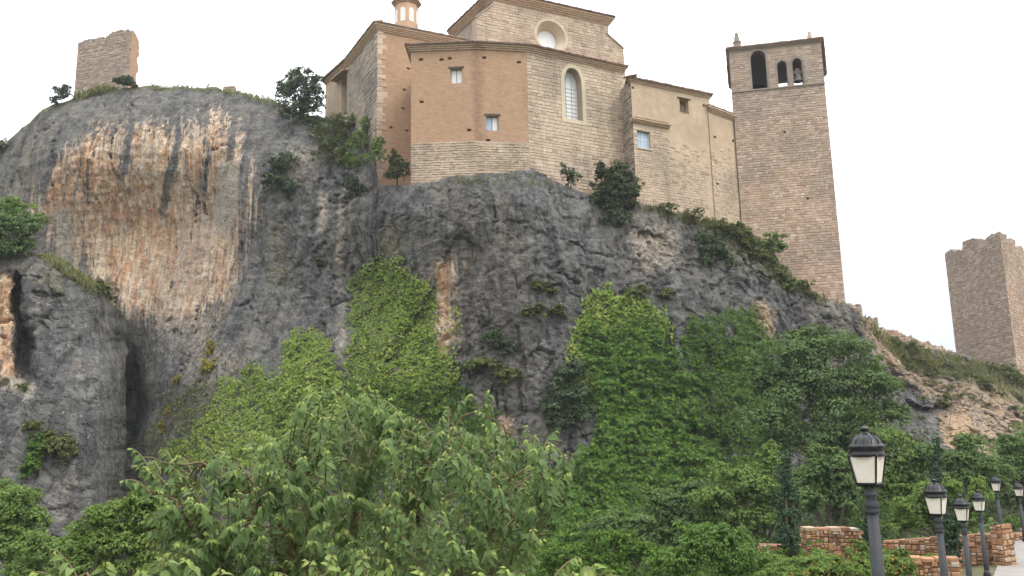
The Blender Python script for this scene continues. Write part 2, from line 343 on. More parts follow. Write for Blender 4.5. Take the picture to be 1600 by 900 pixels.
def setc(m, c): m.node_tree.nodes['Principled BSDF'].inputs['Base Color'].default_value = (*c, 1)
setc(MAT['pane'], (.66, .66, .65)); setc(MAT['bluepane'], (.30, .42, .56)); setc(MAT['sagepane'], (.66, .68, .68))
LG = {
    'ivy_bright': m_leaf('ivy_bright_leaf', [(0, (0.128, 0.207, 0.031)), (.4, (0.181, 0.269, 0.043)), (.75, (0.248, 0.320, 0.062)), (1, (0.361, 0.369, 0.091))], patch=(.4, .09, .13, .03)),
    'ivy_yellow': m_leaf('ivy_light_leaf', [(0, (0.146, 0.209, 0.025)), (.5, (0.240, 0.293, 0.042)), (1, (0.345, 0.355, 0.084))], patch=(.35, .12, .16, .03)),
    'ivy_green': m_leaf('creeper_leaf', [(0, (0.050, 0.109, 0.016)), (.5, (0.077, 0.153, 0.023)), (.85, (0.114, 0.197, 0.030)), (1, (0.175, 0.241, 0.042))], patch=(.4, .05, .10, .022)),
    'ivy_dark': m_leaf('dark_ivy_leaf', [(0, (0.043, 0.089, 0.013)), (.6, (0.071, 0.131, 0.018)), (1, (0.112, 0.168, 0.026))], patch=(.45, .055, .085, .03)),  # the darkest of the ivy greens
    'tree': m_leaf('tree_leaf', [(0, (0.079, 0.132, 0.044)), (.5, (0.117, 0.179, 0.059)), (1, (0.164, 0.232, 0.079))], patch=(.35, .07, .115, .055)),
    'tree_light': m_leaf('light_tree_leaf', [(0, (0.103, 0.166, 0.041)), (.5, (0.145, 0.218, 0.053)), (1, (0.197, 0.270, 0.067))], patch=(.35, .085, .14, .055)),
    'lime': m_leaf('lime_leaf', [(0, (0.104, 0.161, 0.036)), (.5, (0.142, 0.212, 0.046)), (1, (0.189, 0.260, 0.057))], patch=(.3, .09, .14, .05)),
    'bush': m_leaf('bright_bush_leaf', [(0, (0.074, 0.143, 0.031)), (.5, (0.101, 0.184, 0.038)), (1, (0.147, 0.230, 0.048))], patch=(.3, .07, .13, .04)),
    'juniper': m_leaf('juniper_foliage', [(0, (0.038, 0.060, 0.031)), (.5, (0.060, 0.086, 0.041)), (1, (0.097, 0.129, 0.059))], trans=.15, patch=(.4, .045, .06, .04)),
    'scrub': m_leaf('scrub_foliage', [(0, (0.059, 0.079, 0.024)), (.5, (0.099, 0.124, 0.032)), (1, (0.158, 0.164, 0.052))], trans=.2, patch=(.5, .10, .09, .045)),
    'cypress': m_leaf('cypress_foliage', [(0, (.03, .055, .032)), (.6, (.045, .08, .042)), (1, (.065, .105, .055))], trans=.12),
    'yellow': m_leaf('yellow_leaf', [(0, (.25, .22, .03)), (1, (.38, .32, .05))], patch=(.2, .2, .16, .03)),
    'grass': m_leaf('dry_grass', [(0, (.13, .16, .045)), (.5, (.23, .225, .085)), (1, (.38, .33, .19))], trans=.2, patch=(.6, .10, .125, .045), noise_scale=.8),
    'flower': m_leaf('orange_flower', [(0, (.50, .17, .04)), (1, (.60, .28, .10))], patch=(0, .5, .2, .05)),
    'hack': m_tint_leaf('hackberry_leaf'),
}
# ------------------------------------------------------------------ cliff: a sheet of rock surveyed as depth over the photo's field, then roughened in 3-D
def rbf(pts):
    a = np.array(pts, float); X = a[:, :2]/200.; n = len(X)
    k = lambda r: np.where(r > 1e-9, r*r*np.log(r+1e-12), 0)
    K = k(np.linalg.norm(X[:, None]-X[None], axis=2))+np.eye(n)*.02
    A = np.zeros((n+3, n+3)); A[:n, :n] = K; A[:n, n] = 1; A[:n, n+1:] = X; A[n, :n] = 1; A[n+1:, :n] = X.T
    wv = np.linalg.solve(A, np.concatenate([a[:, 2], [0, 0, 0]]))
    def f(px, py):
        px = np.asarray(px, float)/200.; py = np.asarray(py, float)/200.; s = wv[n]+wv[n+1]*px+wv[n+2]*py
        for i in range(n): s = s+wv[i]*k(np.hypot(px-X[i, 0], py-X[i, 1]))
        return s
    return f
class Sheet:
    """grid of rock: columns px (warped by right-edge profile), rows from the skyline down, plus rows running back as a plateau"""
    def __init__(s, xs, top, bot, depth, nrow, amp, back, tune=None, noise_seed=0, strata=0., rough=None):
        s.xs = np.asarray(xs, float); s.tx, s.ty = np.array(top, float).T
        jag = fbm(s.xs*.03, 3.3+noise_seed, 0, 5)*9; s.yt = np.interp(s.xs, s.tx, s.ty)+jag; s.yb = bot; s.nrow = nrow
        t = np.linspace(0, 1, nrow)
        PX = np.repeat(s.xs[None], nrow, 0); PY = s.yt[None]+(bot-s.yt[None])*t[:, None]
        D = depth(PX, PY)
        if tune: D = tune(PX, PY, D)
        s.PX, s.PY = PX, PY
        V = Pv(PX, PY, D); x, y, z = V[..., 0], V[..., 1], V[..., 2]; q = noise_seed*11.
        wx_ = x+.7*fbm(x*.35+q, y*.3, z*.35, 3); wz_ = z+.7*fbm(x*.35+q, y*.3+50, z*.35, 3)
        d = 1.1*fbm(x*.09+q, y*.09, z*.04, 4)+.3*fbm(wx_*.3+q, y*.2, wz_*.14, 4)+.12*fbm(wx_*.9+q, y*.5, wz_*.6, 4)+.16*fbm(x*3.5+q, y*2, z*4.5, 3)
        left = (1-sstep(330, 520, PX)) if noise_seed == 0 else .25
        dome = (1-sstep(230, 300, PY))*(1-sstep(380, 460, PX)) if noise_seed == 0 else 0.
        for sc_u, sc_v, am, cr, sd in ((.16, .06, .8, .28, 1), (.45, .2, .42, .22, 2), (1.2, .7, .26, .14, 3), (2.7, 2.1, .22, .07, 4)):
            hh, e = facets(wx_*sc_u+q-.08*wz_*sc_u, wz_*sc_v-.06*x*sc_v, sd+noise_seed); w_ = (1-.82*left)*(1-.6*dome)
            act = sstep(-.15, .2, fbm(x*.1+sd*9, y*.1, z*.1, 3)+.1)
            d = d+w_*am*hh*(.45+.55*act)-cr*w_*act*(1-sstep(0, .10, e))
        if rough is not None:
            hh, e = facets(wx_*.5+30, wz_*.6, 9); d = d+rough(PX, PY)*(1.0*hh+.35*fbm(wx_*1.1, y*.5, wz_*1.6, 4, True))
        d = d+left*(1-.6*dome)*(.40*fbm(x*.9+q, y*.4, z*.06, 4, True)+.2*fbm(x*2.2+q, y, z*.14, 3, True))+.35*dome*fbm(wx_*.5, y*.4, wz_*.5, 4, True)+(1-left)*(.5*fbm(x*.5+q, y*.3, z*.04, 4, True)+.15*fbm(x*1.6+q, y, z*.12, 3, True))
        ter = fbm(x*.12+q, y*.1, z*.55, 4, True); d = d+strata*ter
        fr = fbm(wx_*.2+q+40, y*.15, wz_*.04, 3); d = d-.7*(1-sstep(0, .016, np.abs(fr)))*sstep(-.1, .25, fbm(x*.13, y*.1+7, z*.13, 2))
        fh = fbm(wx_*.07+q+80, y*.1, wz_*.3, 4); d = d-.7*(1-sstep(0, .022, np.abs(fh)))*sstep(-.05, .3, fbm(x*.1+9, y*.1, z*.1, 2))*(1-.85*left)
        d = d*amp*np.minimum(1, .35+.65*t[:, None]*12)
        V[..., 1] -= d; V[..., 0] += amp*.3*fbm(x*.7+31, y*.5, z*.7, 4); V[1:, :, 2] += amp*.3*fbm(x*.6, y*.4+17, z*.7, 4)[1:]
        s.V = V
        # plateau behind the skyline
        rows = [V[0]]
        for k, dy in enumerate((.5, 1.2, 2.5, 5, 10, 20, back)):
            r = V[0].copy(); r[:, 0] *= (r[:, 1]+dy)/r[:, 1]; r[:, 1] += dy; r[:, 2] -= .3*dy**.85; r[:, 2] += .35*fbm(r[:, 0]*.5, r[:, 1]*.5, 2., 3); rows.insert(0, r)
        s.full = np.concatenate([np.stack(rows[:-1]), V], 0); s.nb = len(rows)-1
        # a skirt running down behind the foot
    def at(s, px, py):
        i = np.clip(np.interp(px, s.xs, np.arange(len(s.xs))), 0, len(s.xs)-1.001)
        yt = np.interp(px, s.xs, s.yt); t = np.clip((np.asarray(py)-yt)/(s.yb-yt), 0, .999)*(s.nrow-1)
        a, b = np.floor(i).astype(int), np.floor(t).astype(int); fa, fb = (i-a)[..., None], (t-b)[..., None]
        V = s.V
        return (V[b, a]*(1-fa)+V[b, a+1]*fa)*(1-fb)+(V[np.minimum(b+1, s.nrow-1), a]*(1-fa)+V[np.minimum(b+1, s.nrow-1), a+1]*fa)*fb
    def mesh(s, name, masks, label=None):
        nr, nc = s.full.shape[:2]; idx = np.arange(nr*nc).reshape(nr, nc)
        Fa = np.stack([idx[:-1, :-1], idx[1:, :-1], idx[1:, 1:], idx[:-1, 1:]], -1).reshape(-1, 4)
        at = {}
        for an, ms in masks.items():
            full = []
            for m in ms:
                f = np.zeros((nr, nc)); f[s.nb:] = m; f[:s.nb] = m[0][None]; full.append(f.ravel())
            at[an] = np.stack(full, 1)
        o = obj(name, s.full.reshape(-1, 3), Fa, MAT['rock'], attrs=at, smooth=False, origin=np.array([0., 80, -12.]))
        return tag(o, label, kind='structure')
def blur(m, k):
    for _ in range(2):
        for ax in (0, 1):
            p = np.pad(m, [(k, k) if a == ax else (0, 0) for a in (0, 1)], mode='edge'); c = np.cumsum(p, ax)
            c = np.concatenate([np.zeros_like(np.take(c, [0], ax)), c], ax); n = m.shape[ax]
            m = (np.take(c, np.arange(2*k+1, 2*k+1+n), ax)-np.take(c, np.arange(n), ax))/(2*k+1)
    return m
def pm(S, polys, k=4):
    m = np.zeros(S.PX.shape)
    wx = S.PX+10*fbm(S.PX*.03, S.PY*.03, 1.5, 3); wy = S.PY+14*fbm(S.PX*.02, S.PY*.02, 5.5, 3)
    for p in polys: m = np.maximum(m, inpoly(wx, wy, p).astype(float))
    return blur(m, k)

TOPC = [(-250, 330), (-120, 275), (-40, 250), (0, 236), (30, 206), (70, 170), (115, 151), (160, 143), (200, 138), (250, 134), (330, 137), (380, 147),
        (430, 160), (470, 178), (505, 186), (560, 192), (582, 225), (592, 292), (640, 287), (700, 279), (740, 273), (790, 268), (830, 266), (870, 285), (900, 300), (990, 318),
        (1030, 322), (1100, 346), (1160, 352), (1200, 385), (1240, 440), (1290, 470), (1325, 478), (1360, 502), (1390, 530), (1450, 547), (1500, 553), (1560, 580), (1600, 606), (1800, 700)]
DEP = [(-250, 330, 112), (-250, 950, 80), (0, 236, 106), (0, 500, 100), (0, 900, 80), (115, 151, 105), (250, 134, 104), (380, 147, 100), (470, 178, 96), (540, 192, 92),
       (120, 250, 100), (250, 230, 97.5), (350, 230, 94.5), (120, 380, 103), (230, 360, 102), (320, 330, 98), (230, 470, 100), (320, 480, 95), (400, 330, 90), (400, 500, 87), (430, 250, 91),
       (250, 560, 97), (230, 650, 96), (300, 600, 90), (210, 780, 94), (300, 750, 80), (250, 950, 70),
       (480, 300, 88), (560, 300, 84), (480, 500, 84), (450, 700, 76), (590, 300, 81), (645, 290, 77.2), (745, 276, 76.6), (830, 268, 77.2), (900, 300, 79.5), (970, 312, 81), (1030, 322, 80.5),
       (1160, 352, 84.5), (1250, 445, 83.8), (1325, 478, 86), (640, 400, 77.6), (740, 400, 75.6), (870, 400, 76), (1000, 400, 78), (1100, 430, 79.5), (570, 450, 84), (700, 330, 76.2), (850, 330, 76.4),
       (600, 550, 77.5), (760, 520, 75), (900, 540, 75), (1050, 520, 76.5), (1150, 520, 78), (600, 750, 74), (800, 700, 72.5), (1000, 700, 72.5), (1150, 700, 74), (600, 950, 63), (900, 950, 62), (1150, 950, 62),
       (1250, 560, 80), (1400, 560, 90), (1390, 530, 93), (1500, 553, 97.5), (1600, 606, 98), (1800, 700, 105), (1450, 640, 88), (1550, 650, 87), (1600, 720, 82), (1300, 750, 72), (1450, 800, 70), (1600, 800, 72), (1400, 950, 62), (1700, 950, 62)]
def tune1(px, py, D): 
    cx_ = 212+10*fbm(py*.015, 2.2, 0, 3); cx_ = cx_+14*fbm(py*.02, 9.1, px*.01, 4); return D+11*np.exp(-((px-cx_)/(30+18*fbm(py*.015, 5., 0, 3)))**2)*sstep(480, 640, py)
CL = Sheet(np.arange(-250, 1800, 2.6), TOPC, 955, rbf(DEP), 330, 1.0, 60, tune1, strata=.18, rough=lambda a, b: sstep(1330, 1480, a)+.35*sstep(960, 1150, a)*(1-sstep(1330, 1480, a))) #=.3, rough=lambda a, b: sstep(1330, 1480, a)+.35*sstep(960, 1150, a)*(1-sstep(1330, 1480, a)))
x, y = CL.PX, CL.PY
streak = fbm(x*.085, y*.006, 2.2, 4)
orange = pm(CL, [[(55, 330), (85, 255), (140, 215), (235, 195), (300, 200), (350, 168), (382, 215), (396, 310), (365, 440), (325, 510), (215, 495), (140, 425), (110, 395)],
                 [(679, 408), (702, 408), (706, 500), (704, 590), (684, 590), (681, 480)]], 9)
orange = np.clip(orange*(.72+.55*streak)+.25*orange*sstep(.9, 1, orange)*sstep(250, 330, y), 0, 1)
orange = np.maximum(orange, .85*pm(CL, [[(680, 410), (701, 410), (705, 500), (703, 585), (686, 585), (682, 480)]], 2))
topdrip = np.maximum(sstep(.02, .25, fbm((x+.12*(y-200))*.07+.5*fbm(x*.02, y*.02, 1.1, 3), y*.005, 9.2, 5))*(1-sstep(240, 420, y+60*fbm(x*.05, 0, 3.3, 3))), .55*sstep(.14, .34, fbm((x+.1*(y-200))*.11+.4*fbm(x*.02, y*.02, 7.1, 3), y*.004, 4.2, 4))*(1-sstep(330, 520, y)))*(x < 410)*(x > 60)
orange *= 1-.95*topdrip
pale = np.maximum.reduce([.42*pm(CL, [[(250, 330), (385, 280), (365, 430), (320, 500), (230, 490), (200, 420)]], 10), .75*pm(CL, [[(495, 300), (512, 290), (520, 330), (508, 372), (496, 375)], [(340, 250), (375, 255), (378, 330), (345, 400), (335, 330)]], 2),
                          .55*pm(CL, [[(527, 290), (540, 290), (542, 570), (524, 560)], [(505, 470), (514, 470), (512, 495), (503, 492)]], 2),
                          .5*pm(CL, [[(960, 360), (1060, 340), (1080, 420), (1000, 440)], [(440, 210), (500, 220), (500, 270), (450, 300)]], 7),
                          .4*pm(CL, [[(200, 460), (330, 470), (420, 600), (330, 640), (240, 560)]], 8), .6*pm(CL, [[(75, 330), (118, 320), (125, 440), (90, 430)]], 4)])
dark = np.maximum.reduce([.55*topdrip*sstep(150, 190, y)*(x > 60), .5*pm(CL, [[(545, 300), (575, 300), (575, 480), (545, 520)], [(700, 430), (830, 420), (840, 560), (720, 560)]], 6),
                          .45*sstep(.1, .4, fbm(x*.02, y*.01, 6, 4))*(x > 420)*(x < 1320)])
lichen = .7*np.maximum.reduce([.8*pm(CL, [[(418, 330), (455, 350), (460, 450), (410, 470)], [(528, 330), (540, 330), (542, 480), (527, 480)], [(580, 340), (640, 330), (650, 420), (580, 400)]], 5),
                            .5*pm(CL, [[(240, 590), (330, 560), (420, 590), (400, 690), (240, 720)], [(1050, 330), (1240, 400), (1280, 480), (1100, 420)]], 6)])
earth = np.maximum.reduce([.6*pm(CL, [[(1440, 590), (1620, 590), (1650, 730), (1480, 730)]], 8), 1.*pm(CL, [[(1470, 655), (1500, 640), (1530, 690), (1520, 710), (1475, 700)], [(1530, 690), (1580, 680), (1600, 740), (1520, 740)]], 3), .8*pm(CL, [[(1165, 465), (1205, 470), (1215, 530), (1180, 530)], [(770, 655), (795, 640), (815, 680), (785, 685)]], 4),
                           .65*pm(CL, [[(1330, 480), (1420, 540), (1500, 600), (1460, 640), (1360, 560)]], 6)])
moss = np.maximum.reduce([.7*(1-sstep(0, 14, y-np.interp(x, CL.xs, CL.yt)))*(x < 480), .6*pm(CL, [[(1020, 320), (1160, 345), (1260, 450), (1170, 430), (1090, 370)], [(1390, 528), (1600, 600), (1600, 640), (1440, 590)]], 6)])
CL.mesh('cliff', dict(m_a=(orange, pale, dark), m_b=(lichen, earth, moss)))
# outcrop standing in front on the left
xs2 = np.concatenate([np.arange(-320, 150, 2.6), np.arange(150, 200, 1.3)])
def tune2(px, py, D):
    edge = 12*fbm(py*.02, 1.7, px*.004, 4)+np.interp(py, [470, 520, 560, 640, 700, 800, 960], [184, 190, 193, 190, 188, 182, 170])
    d = np.clip((px-(edge-38))/38, 0, 3); return D+16*d**3*.5+2*d+3.2*sstep(0, 14, 11+.07*(py-430)+9*fbm(py*.03, 3.3, 0, 3)-np.abs(px-36-(py-500)*.08-12*fbm(py*.02, 8.1, 0, 3)))*sstep(420, 440, py+10*fbm(px*.1, 1, 1, 2))*(1-sstep(575, 600, py+14*fbm(px*.1, 5, 1, 2)))
OC = Sheet(xs2, [(-320, 330), (-100, 360), (0, 392), (70, 395), (100, 410), (150, 446), (182, 478), (200, 500)], 960,
           rbf([(-320, 340, 70), (0, 395, 62), (150, 446, 62), (190, 500, 64), (0, 600, 58), (150, 600, 58.5), (-320, 900, 55), (0, 750, 55), (150, 800, 56), (0, 950, 50), (190, 950, 54)]), 210, .75, 14, tune2, 3)
x2, y2 = OC.PX, OC.PY; o2 = .95*pm(OC, [[(-40, 430), (20, 430), (26, 600), (-40, 600)]], 2)
p2 = np.maximum(.7*pm(OC, [[(24, 480), (33, 480), (36, 590), (26, 590)], [(0, 590), (70, 600), (60, 625), (0, 615)]], 2), .35*pm(OC, [[(60, 740), (140, 720), (120, 820), (70, 850)]], 5))
OC.mesh('rock_outcrop', dict(m_a=(o2, p2, .35*sstep(0, .4, fbm(x2*.03, y2*.008, 6, 4))),
                             m_b=(.5*pm(OC, [[(60, 420), (120, 430), (110, 470), (60, 460)]], 4), .5*pm(OC, [[(115, 530), (135, 530), (130, 590), (115, 590)]], 3), .8*(1-sstep(0, 16, y2-np.interp(x2, OC.xs, OC.yt))))))
# ------------------------------------------------------------------ ground and path
LAMPS = [((1350, 666), 11.5), ((1459, 748), 19), ((1500, 773), 26), ((1527, 766), 33), ((1554, 742), 42), ((1590, 755), 47)]
LT = [P(a, b, d) for (a, b), d in LAMPS]; LH = 3.8
LZ = [t[2]-LH for t in LT]
pn = [np.array([-3.5, -2.]), np.array([-2.3, 0.])]+[t[:2] for t in LT[:5]]+[np.array([29., 51.]), np.array([35., 60.]), np.array([41., 70.])]
pz = [-2.0, -2.1]+LZ[:5]+[-5.4, -5.2, -5.0]
pl = np.array([p+np.array([.857, -.514])*2.6 for p in pn]); pzz = np.array(pz)
def path_d(X, Y):
    X = np.asarray(X, float); Y = np.asarray(Y, float); best = np.full(X.shape, 1e9); bz = np.zeros(X.shape)
    for i in range(len(pl)-1):
        a, b = pl[i], pl[i+1]; ab = b-a; t = np.clip(((X-a[0])*ab[0]+(Y-a[1])*ab[1])/ab.dot(ab), 0, 1)
        d = np.hypot(X-a[0]-ab[0]*t, Y-a[1]-ab[1]*t); m = d < best; best = np.where(m, d, best); bz = np.where(m, pzz[i]+(pzz[i+1]-pzz[i])*t, bz)
    return best, bz
TP = np.array([(0, 0, -1.9), (-3, 3, -2.6), (-1.5, 7, -3.6), (-10, 10, -6), (0, 14, -6), (0, 22, -9), (8, 30, -7.5), (-15, 25, -10), (0, 40, -11.5), (-20, 40, -12), (10, 45, -9), (12, 41, -6.4), (17, 41, -6), (10, 60, -11), (28, 58, -6.5), (35, 75, -6), (-45, 60, -12),
               (0, 75, -13), (40, 30, -7), (30, 10, -6), (0, -30, -2.5), (60, 60, -6), (-60, 20, -11), (0, 140, -13), (100, 140, -13), (-100, 140, -13), (200, 0, -10), (-200, 0, -12)], float)
def terr(X, Y):
    X = np.asarray(X, float); Y = np.asarray(Y, float); s = 0; t = 0
    for a, b, c in TP:
        ww = 1/((X-a)**2+(Y-b)**2+4)**1.5; s = s+ww*c; t = t+ww
    z = s/t; d, bz = path_d(X, Y); m = 1-sstep(2.9, 6.5, d)
    return z*(1-m)+(bz-.07)*m+.12*fbm(X*.4, Y*.4, 0, 3)*(1-m)
g = np.concatenate([[-1500, -800, -400, -220, -140, -100, -80], np.arange(-64, 64, .9), [64, 80, 100, 140, 220, 400, 800, 1500]])
gy = np.concatenate([[-1500, -700, -300, -120, -60, -40], np.arange(-30, 84, .9), [90, 100, 120, 160, 250, 450, 900, 2000]])
GX, GY = np.meshgrid(g, gy); GV = np.stack([GX, GY, terr(GX, GY)], -1); idx = np.arange(GX.size).reshape(GX.shape)
tag(obj('ground', GV.reshape(-1, 3), np.stack([idx[:-1, :-1], idx[:-1, 1:], idx[1:, 1:], idx[1:, :-1]], -1).reshape(-1, 4), MAT['ground'], smooth=True, origin=np.zeros(3)), kind='structure')
b = MB(); L = []; Rr = []
tt = np.linspace(0, len(pl)-1, 90); cx = np.interp(tt, range(len(pl)), pl[:, 0]); cy = np.interp(tt, range(len(pl)), pl[:, 1]); cz = np.interp(tt, range(len(pl)), pzz)
dxy = np.stack([np.gradient(cx), np.gradient(cy)], 1); dxy /= np.linalg.norm(dxy, axis=1)[:, None]
pv = []; pf = []
for i in range(90):
    nx, ny = dxy[i, 1], -dxy[i, 0]
    for s_ in (-2.75, -1, 1, 2.75): pv.append((cx[i]+nx*s_, cy[i]+ny*s_, cz[i]))
for i in range(89):
    for j in range(3): pf.append((i*4+j, i*4+j+1, i*4+j+5, i*4+j+4))
tag(obj('path', pv, pf, MAT['path']), kind='structure')
# ------------------------------------------------------------------ masonry
class Plane:
    def __init__(s, A, B):
        s.A = np.array([A[0], A[1], 0.]); B = np.array([B[0], B[1], 0.]); s.u = (B-s.A)/np.linalg.norm(B-s.A); s.v = np.array([0, 0, 1.])
        s.n = np.array([s.u[1], -s.u[0], 0]);
        if s.n.dot(s.A) > 0: s.n = -s.n
    def uv(s, px, py):
        r = ray(px, py); t = s.n.dot(s.A)/s.n.dot(r); p = r*t; return np.array([(p-s.A).dot(s.u), p[2]])
    def w(s, uv, d=0.): return s.A+s.u*uv[0]+s.v*uv[1]+s.n*d
    def off(s, d):
        q = Plane.__new__(Plane); q.A = s.A+s.n*d; q.u, q.v, q.n = s.u, s.v, s.n; return q
    def rect(s, x0, y0, x1, y1):
        cx_, cy_ = (x0+x1)/2, (y0+y1)/2
        u0, u1 = s.uv(x0, cy_)[0], s.uv(x1, cy_)[0]; v0, v1 = s.uv(cx_, y1)[1], s.uv(cx_, y0)[1]
        return [(u0, v0), (u1, v0), (u1, v1), (u0, v1)]
    def arch(s, x0, y0, x1, y1, pointed=False, n=8):
        (u0, v0), (u1, _), (_, v1), _ = s.rect(x0, y0, x1, y1); ww = (u1-u0)/2; c = (u0+u1)/2; pts = [(u0, v0), (u1, v0)]
        if pointed:
            h = ww*1.75; vs = v1-h
            for i in range(n+1):
                a = i/n; pts.append((c+ww*math.cos(a*math.pi/2)**.8 if i < n else c, vs+h*math.sin(a*math.pi/2)))
            pts += [(2*c-p[0], p[1]) for p in pts[2:-1][::-1]]
        else:
            vs = v1-abs(ww)
            for i in range(2*n+1):
                a = math.pi*i/(2*n); pts.append((c+ww*math.cos(a), vs+abs(ww)*math.sin(a)))
        return pts
    def circ(s, px, py, r, n=24):
        c = s.uv(px, py); return [(c[0]+r*math.cos(2*math.pi*i/n), c[1]+r*math.sin(2*math.pi*i/n)) for i in range(n)]
def wall(name, pl_, poly, holes=(), T=.6, mat=None, parent=None, inner=None, uvpoly=False, mitre=(0, 0), **kw):
    """a wall with real openings. poly in photo pixels (or plane metres if uvpoly); holes in plane metres; inner: per-hole polygon at the back (splay)"""
    P2 = [tuple(p) for p in poly] if uvpoly else [tuple(pl_.uv(*p)) for p in poly]
    loops = [P2]+[list(h) for h in holes]; inn = [P2]+[list(inner[i]) if inner and inner[i] is not None else list(h) for i, h in enumerate(holes)]
    us_ = [p[0] for p in P2]; inn[0] = [(min(max(p[0], min(us_)+mitre[0]), max(us_)-mitre[1]), p[1]) for p in P2]
    V = []; Fs = []; UV = []
    for lps, d in ((loops, 0.), (inn, -T)):
        off = len(V); flat = [p for lp in lps for p in lp]
        for p in flat: V.append(pl_.w(p, d)); UV.append(p)
        for t in tessellate_polygon([[Vector((p[0], p[1], 0)) for p in lp] for lp in lps]): Fs.append(tuple(off+i for i in t))
    n = len(V)//2; s0 = 0
    for lp in loops:
        m = len(lp); base = len(V)
        for i in range(m):
            V.append(V[s0+i]); UV.append((lp[i][0]+.1, lp[i][1]))
        for i in range(m):
            V.append(V[n+s0+i]); UV.append((lp[i][0]+.1+T, lp[i][1]))
        for i in range(m): Fs.append((base+i, base+(i+1) % m, base+m+(i+1) % m, base+m+i))
        s0 += m
    return obj(name, V, Fs, mat, parent, uv=UV, **kw), P2
def scan(poly, v):
    xs = []
    for i in range(len(poly)):
        (x0, y0), (x1, y1) = poly[i], poly[(i+1) % len(poly)]
        if (y0 > v) != (y1 > v): xs.append(x0+(x1-x0)*(v-y0)/(y1-y0))
    xs.sort(); return list(zip(xs[::2], xs[1::2]))
def lay(poly, holes, ch, ln, gap=.02, rag=.25, rg=None):
    """courses of stones: returns (u0,u1,v0,v1)"""
    rg = rg or random; v = min(p[1] for p in poly); vm = max(p[1] for p in poly); out_ = []
    while v < vm:
        h = ch*rg.uniform(.75, 1.25); mid = v+h/2; iv = scan(poly, mid)
        for hp in holes:
            for (a, b_) in scan(hp, mid):
                nv = []
                for (c, d) in iv:
                    if b_ <= c or a >= d: nv.append((c, d))
                    else:
                        if a-c > .12: nv.append((c, a))
                        if d-b_ > .12: nv.append((b_, d))
                iv = nv
        for (c, d) in iv:
            q = c
            while q < d-.02:
                l_ = ln*rg.uniform(.55, 1.5)
                if d-q-l_ < ln*.4: l_ = d-q
                j = rag*h*rg.uniform(-.5, .5)*.5
                out_.append((q+gap*rg.uniform(.3, 1), q+l_-gap*rg.uniform(.3, 1), v+gap*.6+max(j, 0), v+h-gap*.6+min(j, 0))); q += l_
        v += h
    return out_
def rubble(poly, size, gap=.02):
    v0, v1 = min(p[1] for p in poly), max(p[1] for p in poly); u0, u1 = min(p[0] for p in poly), max(p[0] for p in poly); res = []
    def split(a, b, c, d, lim):
        w_, h_ = b-a, d-c
        if w_*h_ < lim or (w_ < size*.8 and h_ < size*.6):
            if inpoly(np.array([(a+b)/2]), np.array([(c+d)/2]), poly)[0]: res.append((a+gap*random.uniform(.2, 1), b-gap*random.uniform(.2, 1), c+gap*random.uniform(.2, 1), d-gap*random.uniform(.2, 1)))
            return
        f = random.uniform(.36, .64); l2 = size*size*random.uniform(.4, 1.3)
        if w_ > h_*random.uniform(1.0, 1.8): split(a, a+w_*f, c, d, l2); split(a+w_*f, b, c, d, l2)
        else: split(a, b, c, c+h_*f, l2); split(a, b, c+h_*f, d, l2)
    split(u0, u1, v0, v1, size*size); return res
def stone_meshes(name, mat, k=6, rough=.12):
    res = []; rg = np.random.default_rng(len(name)+k)
    for i in range(k):
        j = lambda a: rg.uniform(-a, a)
        V = []
        for d, ins in ((0, 0), (.72, rough*.35), (1., rough)):
            for sx, sz in ((-1, -1), (1, -1), (1, 1), (-1, 1)):
                V.append((sx*(.5-ins*.5)+j(rough*.35), -d+j(rough*.4)*(d > 0), sz*(.5-ins*.7)+j(rough*.4)))
        Fs = [(0, 1, 5, 4), (1, 2, 6, 5), (2, 3, 7, 6), (3, 0, 4, 7), (4, 5, 9, 8), (5, 6, 10, 9), (6, 7, 11, 10), (7, 4, 8, 11), (8, 9, 10, 11)]
        res.append((np.array(V), Fs))
    return [arrmesh(name, V, Fs, mat) for V, Fs in res], res
SM = {}
class Stones:
    """all the stones of one thing: the largest 300 single, the rest one part"""
    def __init__(s, root, key, name='stone', rough=.12, limit=290):
        s.root, s.key, s.name, s.limit = root, key, name, limit; s.items = []
        if (key, name) not in SM: SM[(key, name)] = stone_meshes(name, MAT[key], rough=rough)
        s.me, s.raw = SM[(key, name)]
    def add(s, pl_, rects, wallobj, proud=(.02, .07), base=0.):
        for (u0, u1, v0, v1) in rects:
            c = pl_.w(((u0+u1)/2, (v0+v1)/2), base); d = random.uniform(*proud)
            sz = (u1-u0)*(v1-v0)/c[1]**2
            px_, py_ = proj(c); vis = -10 < px_ < 1610 and -10 < py_ < 910
            s.items.append((sz if vis else 0, pl_, c, u1-u0, d, v1-v0, wallobj))
    def build(s):
        s.items.sort(key=lambda i: -i[0]); ax = lambda p: np.stack([p.u, -p.n, p.v], 1)
        for k, (sz, pl_, c, w_, d, h, wo) in enumerate(s.items[:s.limit]):
            A = ax(pl_); M = Matrix.Identity(4)
            for i in range(3):
                for j, sc in enumerate((w_, d, h)): M[i][j] = A[i, j]*sc
                M[i][3] = c[i]
            inst(s.name, random.choice(s.me), wo, M)
        rest = s.items[s.limit:]
        if rest:
            V = []; Fs = []; n = 0
            for (sz, pl_, c, w_, d, h, wo) in rest:
                r, f = random.choice(s.raw); A = ax(pl_); V.append(c+(r*np.array([w_, d, h]))@A.T)
                Fs += [tuple(i+n for i in q) for q in f]; n += len(r)
            o = obj(s.name, np.concatenate(V), Fs, MAT[s.key], s.root); o['kind'] = 'stuff'
def inset_line(A, B, d):
    p = Plane(A, B); return (p.A-p.n*d)[:2], (p.A-p.n*d+p.u*np.linalg.norm(np.array(B)[:2]-np.array(A)[:2]))[:2]
